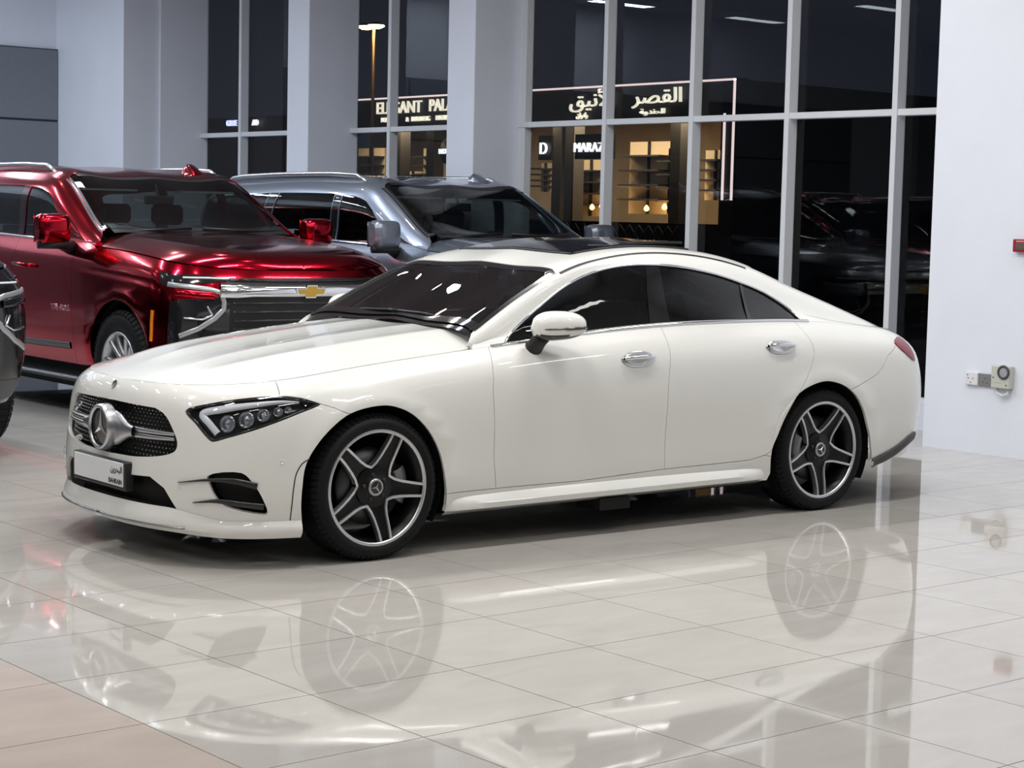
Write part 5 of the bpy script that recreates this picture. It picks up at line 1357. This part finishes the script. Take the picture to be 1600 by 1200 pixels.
# roof fin, cowl, wipers
mb = MB(); rows = []
for t in np.linspace(0, 1, 9):
    x = 1.50 + .26 * t; h_ = .085 * math.sin(t * PI * .5 + .02) ** .8 * (1 if t < .93 else .7); wd = .06 * (1 - .4 * t) + .02
    z0 = float(np.interp(x, SUV['cx'], SUV['cz'][2])) - .006; rows.append([(x, -.50 + s_ * wd * q_, z0 + h_ * hh) for s_, q_, hh in ((-1, 1, 0), (-1, .8, .6), (-1, .3, .95), (1, .3, .95), (1, .8, .6), (1, 1, 0))])
mb.grid(np.array(rows), 0, True); mb.add(rows[-1], [tuple(range(6))]); mb.build('roof_fin', REDP, suv)
mb = MB(); mb.tube([(.60, .70, 1.39), (.60, .1, 1.42)], .012, 6); mb.build('wiper', BLK, suv); mb = MB(); mb.tube([(.60, .0, 1.42), (.61, -.65, 1.40)], .012, 6); mb.build('wiper', BLK, suv)
# interior
mb = MB(); mb.box((.70, -.90, .42), (4.2, .90, .62)); mb.box((-.7, -.40, .45), (.62, .40, 1.05)); mb.box((-.6, -.62, .17), (4.2, .62, .45)); mb.box((.52, -.92, .20), (2.55, .92, .45)); mb.box((3.58, -.90, .24), (4.25, .90, .45)); mb.build('body_floor', VOID, suv)  # low underbody boxes dropped and widened to block the bright wall beyond
mb = MB(); rows = [[(.58, y, 1.30), (.75, y, 1.33), (.95, y, 1.33), (1.10, y, 1.26), (1.12, y, 1.0), (1.05, y, .7)] for y in np.linspace(-.86, .86, 9)]; mb.grid(np.array(rows), 0, True); mb.build('dashboard', TRIM, suv)
mb = MB(); c = Vector((1.30, -.42, 1.25)); ax = Vector((-.9, 0, .42)).normalized(); u_ = Vector((0, 1, 0)); v_ = ax.cross(u_)
mb.tube([c + (u_ * math.cos(t) + v_ * math.sin(t)) * .19 for t in np.linspace(0, 2 * PI, 29)], .017, 8, cap=False); mb.tube([c - u_ * .17, c, c + u_ * .17], [.02, .05, .02], 8); mb.tube([c, c + ax * .2], .04, 8); mb.build('steering_wheel', TRIM, suv)
def sseat(x, y):
    t = MB(); rows = []
    for s_ in np.linspace(-1, 1, 7):
        b = .05 * abs(s_) ** 3; yw = y + s_ * .27
        rows.append([(x - .25, yw, .72), (x - .24, yw, .84 + b), (x + .2, yw, .82 + b), (x + .34, y + s_ * .26, 1.0), (x + .42 - b, y + s_ * .25, 1.25), (x + .48, y + s_ * .19, 1.40), (x + .55, y + s_ * .19, 1.40), (x + .55, yw, .9)])
    t.grid(np.array(rows), 0, True); o = t.build('seat', LEATH, suv)
    h_ = MB(); h_.box((x + .46, y - .14, 1.43), (x + .56, y + .14, 1.60), 0, .03); h_.tube([(x + .51, y, 1.35), (x + .51, y, 1.45)], .012, 6); h_.build('headrest', LEATH, o)
for x_, y_ in ((1.45, -.42), (1.45, .42), (2.4, -.42), (2.4, .42)): sseat(x_, y_)
mb = MB(); mb.box((1.30, -.13, 1.60), (1.33, .13, 1.67), 0, .01); mb.tube([(1.32, 0, 1.65), (1.38, 0, 1.76)], .012, 6); mb.build('interior_mirror', BLK, suv)
mb = MB(); mb.box((1.30, .20, 1.70), (1.45, .68, 1.715)); mb.box((1.30, -.68, 1.70), (1.45, -.20, 1.715)); mb.build('sun_visor', mat('visor_grey', (.16, .16, .16), .8), suv)
# wheels
def make_suv_wheel():
    t = empty('wheel'); R, r_, h_ = .415, .262, .138
    mb = MB(); mb.lathe([(-h_ + .02, r_ - .01), (-h_ - .004, r_ + .01), (-h_ - .012, r_ + .06), (-h_ - .006, R - .05), (-h_ + .012, R - .018), (-h_ + .04, R), (0, R + .001), (h_ - .04, R), (h_ - .01, R - .02), (h_ + .008, r_ + .06), (h_, r_ - .01)], 60); ty = mb.build('tyre', RUB, t)
    mb = MB()
    for k in range(54):
        a0 = 2 * PI * k / 54; a1 = a0 + 2 * PI / 54 * .7
        for (y0, y1, ra, rb_) in ((-h_ + .0, -h_ + .035, R - .022, R + .001), (-h_ + .045, -.01, R + .001, R + .002), (.01, h_ - .045, R + .001, R + .002)):
            v = [((q + e) * math.cos(a + (.02 if y == y1 else 0)), y, (q + e) * math.sin(a + (.02 if y == y1 else 0))) for e in (-.01, .003) for (a, y, q) in ((a0, y0, ra), (a1, y0, ra), (a1, y1, rb_), (a0, y1, rb_))]
            mb.add(v, [(4, 5, 6, 7), (0, 1, 5, 4), (1, 2, 6, 5), (2, 3, 7, 6), (3, 0, 4, 7)])
    o = mb.build('tyre_tread', RUB, ty); o['kind'] = 'stuff'
    mb = MB(); mb.lathe([(-h_ + .004, r_), (-h_ - .006, r_ - .004), (-h_ - .002, r_ - .016), (-h_ + .04, r_ - .03), (0, r_ - .05), (h_, r_ - .01)], 60); mb.build('rim', mat('alloy_silver', (.52, .53, .55), .3, .9), t)
    for k in range(6):
        a = k * PI / 3; u2 = (math.cos(a), math.sin(a)); v2 = (-u2[1], u2[0])
        for s_ in (-1, 1):
            mb = MB(); rows = []
            for q, wd, sp, y_ in ((.06, .022, .020, .050), (.13, .016, .032, .030), (.20, .014, .045, .018), (r_ - .012, .018, .056, .010)):
                cx_, cz_ = u2[0] * q + v2[0] * sp * s_, u2[1] * q + v2[1] * sp * s_
                rows.append([(cx_ + v2[0] * wd * e, -h_ + y_ + dy, cz_ + v2[1] * wd * e) for e, dy in ((-1, .03), (-1, .004), (0, -.003), (1, .004), (1, .03))])
            mb.grid(np.array(rows), 0, True); mb.build('spoke', mat('alloy_silver', (0, 0, 0)), t)
    mb = MB(); mb.lathe([(-h_ + .07, .10), (-h_ + .045, .085), (-h_ + .035, .05), (-h_ + .03, .001)], 24); mb.build('hub', mat('alloy_silver', (0, 0, 0)), t)
    mb = MB(); mb.lathe([(-.03, .08), (-.03, .19), (0, .19)], 36); mb.build('brake_disc', DISC, t)
    return t
sw = make_suv_wheel()
for i, (x, y) in enumerate(((0, 1), (3.071, 1), (0, -1), (3.071, -1))):
    w_ = sw if i == 0 else copy_tree(sw); w_.parent = suv; w_.location = (x, y * .885, .4155); w_.rotation_euler = (0, 0, PI if y > 0 else 0)
for x in (0, 3.071):
    for sg in (1, -1):
        mb = MB(); mb.grid(np.array([[(x + .485 * math.cos(a), sg * y_, .43 + .485 * math.sin(a)) for y_ in (.965, .66, .64)] for a in np.linspace(-.2, PI + .2, 30)]), 0, True)
        mb.add([(x + .485 * math.cos(a), sg * .66, .43 + .485 * math.sin(a)) for a in np.linspace(-.2, PI + .2, 20)], [tuple(range(20))]); mb.build('wheel_housing', VOID, suv, fix=False)

def repaint(o, a, b):
    for s_ in o.material_slots:
        if s_.material == a: s_.link = 'OBJECT'; s_.material = b
    for c_ in o.children: repaint(c_, a, b)
def park(o, x, y, rot): o.location = (x, y, 0); o.rotation_euler = (0, 0, PI / 2 + rot)
grey = copy_tree(suv); repaint(grey, REDP, GREYP)
black = copy_tree(suv); repaint(black, REDP, BLKP)
tag(suv, 'dark red sport utility car with chrome grille bar and gold cross emblem', 'car')
tag(grey, 'blue-grey sport utility car with silver roof rails next to the columns', 'car')
tag(black, 'black sport utility car with bracket-shaped headlamp beside the red car', 'car')
park(suv, 2.53, 4.42, -.02); park(grey, 5.06, 3.70, 0.0); park(black, -.77, 3.85, 0.0)
# =================================================================== small fittings on the right-hand wall
def wx(px, py): return on_x(px, py, XR)
def wall_box(o, px0, py0, px1, py1, dep, m, name, bev=.004):
    a, b = wx(px0, py0), wx(px1, py1); lo = (XR - dep, min(a.y, b.y), min(a.z, b.z)); hi = (XR, max(a.y, b.y), max(a.z, b.z))
    return MB().box(tuple(q - w_ for q, w_ in zip(lo, o.location)), tuple(q - w_ for q, w_ in zip(hi, o.location)), 0, bev).build(name, m, o)
SOCKW = mat('socket_white', (.75, .75, .77), .35); SOCKG = mat('socket_grey', (.20, .205, .215), .35); TIMER = mat('timer_beige', (.55, .55, .50), .4)
DK = mat('fitting_dark', (.06, .065, .075), .3)
c = wx(1522, 590); s1 = empty('wall_socket', (XR, c.y, c.z)); tag(s1, 'white double wall socket beside the grey socket', 'socket')
wall_box(s1, 1512, 580, 1531, 602, .030, SOCKW, 'face_plate')
for (x, y) in ((1517, 590), (1524, 591), (1520.5, 597), (1516, 585)): wall_box(s1, x - .8, y - .8, x + .8, y + .8, .0312, DK, 'socket_hole', 0)
c = wx(1544, 593); s2 = empty('wall_socket', (XR, c.y, c.z)); tag(s2, 'grey wall socket between the white socket and the timer box', 'socket')
wall_box(s2, 1531.5, 583, 1557, 605, .022, SOCKG, 'face_plate')
for (x, y) in ((1542, 591), (1539, 597), (1545, 598), (1552, 593)): wall_box(s2, x - .8, y - .8, x + .8, y + .8, .0232, DK, 'socket_hole', 0)
c = wx(1570, 588); s3 = empty('timer_box', (XR, c.y, c.z)); tag(s3, 'beige box with round dial next to the grey wall socket', 'timer')
wall_box(s3, 1557, 570, 1584, 608, .060, TIMER, 'case', .006)
d = on_x(1568, 582, XR - .062); rel = Vector((-.062, d.y - c.y, d.z - c.z))
MB().lathe([(0, .050), (-.006, .048), (-.006, .034), (-.002, .032)], 28, 'x', rel).build('dial_ring', DK, s3); MB().lathe([(-.002, .033), (-.004, .001)], 28, 'x', rel).build('dial_face', mat('dial_grey', (.35, .35, .40), .3), s3)
for (x, y) in ((1560, 589), (1580, 602)): wall_box(s3, x - 1, y - 1, x + 1, y + 1, .0615, DK, 'screw', 0)
wall_box(s3, 1561, 596.5, 1572, 598, .0612, mat('print_grey', (.30, .30, .30), .5), 'print_line', 0)
mb = MB(); p0 = wx(1561, 609); pts = [(XR - .02, p0.y, p0.z + .01), (XR - .03, p0.y - .01, p0.z - .02), (XR - .035, p0.y - .05, p0.z - .035), (XR - .03, p0.y - .09, p0.z - .02), (XR - .02, p0.y - .09, p0.z + .01)]
mb.tube([tuple(a - b for a, b in zip(p, s3.location)) for p in pts], .009, 8); mb.build('cable_loop', SOCKW, s3)
c = wx(1597, 384); s4 = empty('call_point', (XR, c.y, c.z)); tag(s4, 'red break-glass fire call point on the white wall', 'alarm')
wall_box(s4, 1588.5, 373.5, 1612, 394.5, .045, mat('alarm_red', (.30, .012, .02), .4), 'case', .006); wall_box(s4, 1593, 380, 1607, 390, .048, mat('alarm_window', (.12, .10, .09), .2), 'glass_window', .002)
wall_box(s4, 1594, 376, 1606, 378.5, .0462, mat('alarm_print', (.5, .35, .35), .5), 'print_line', 0)
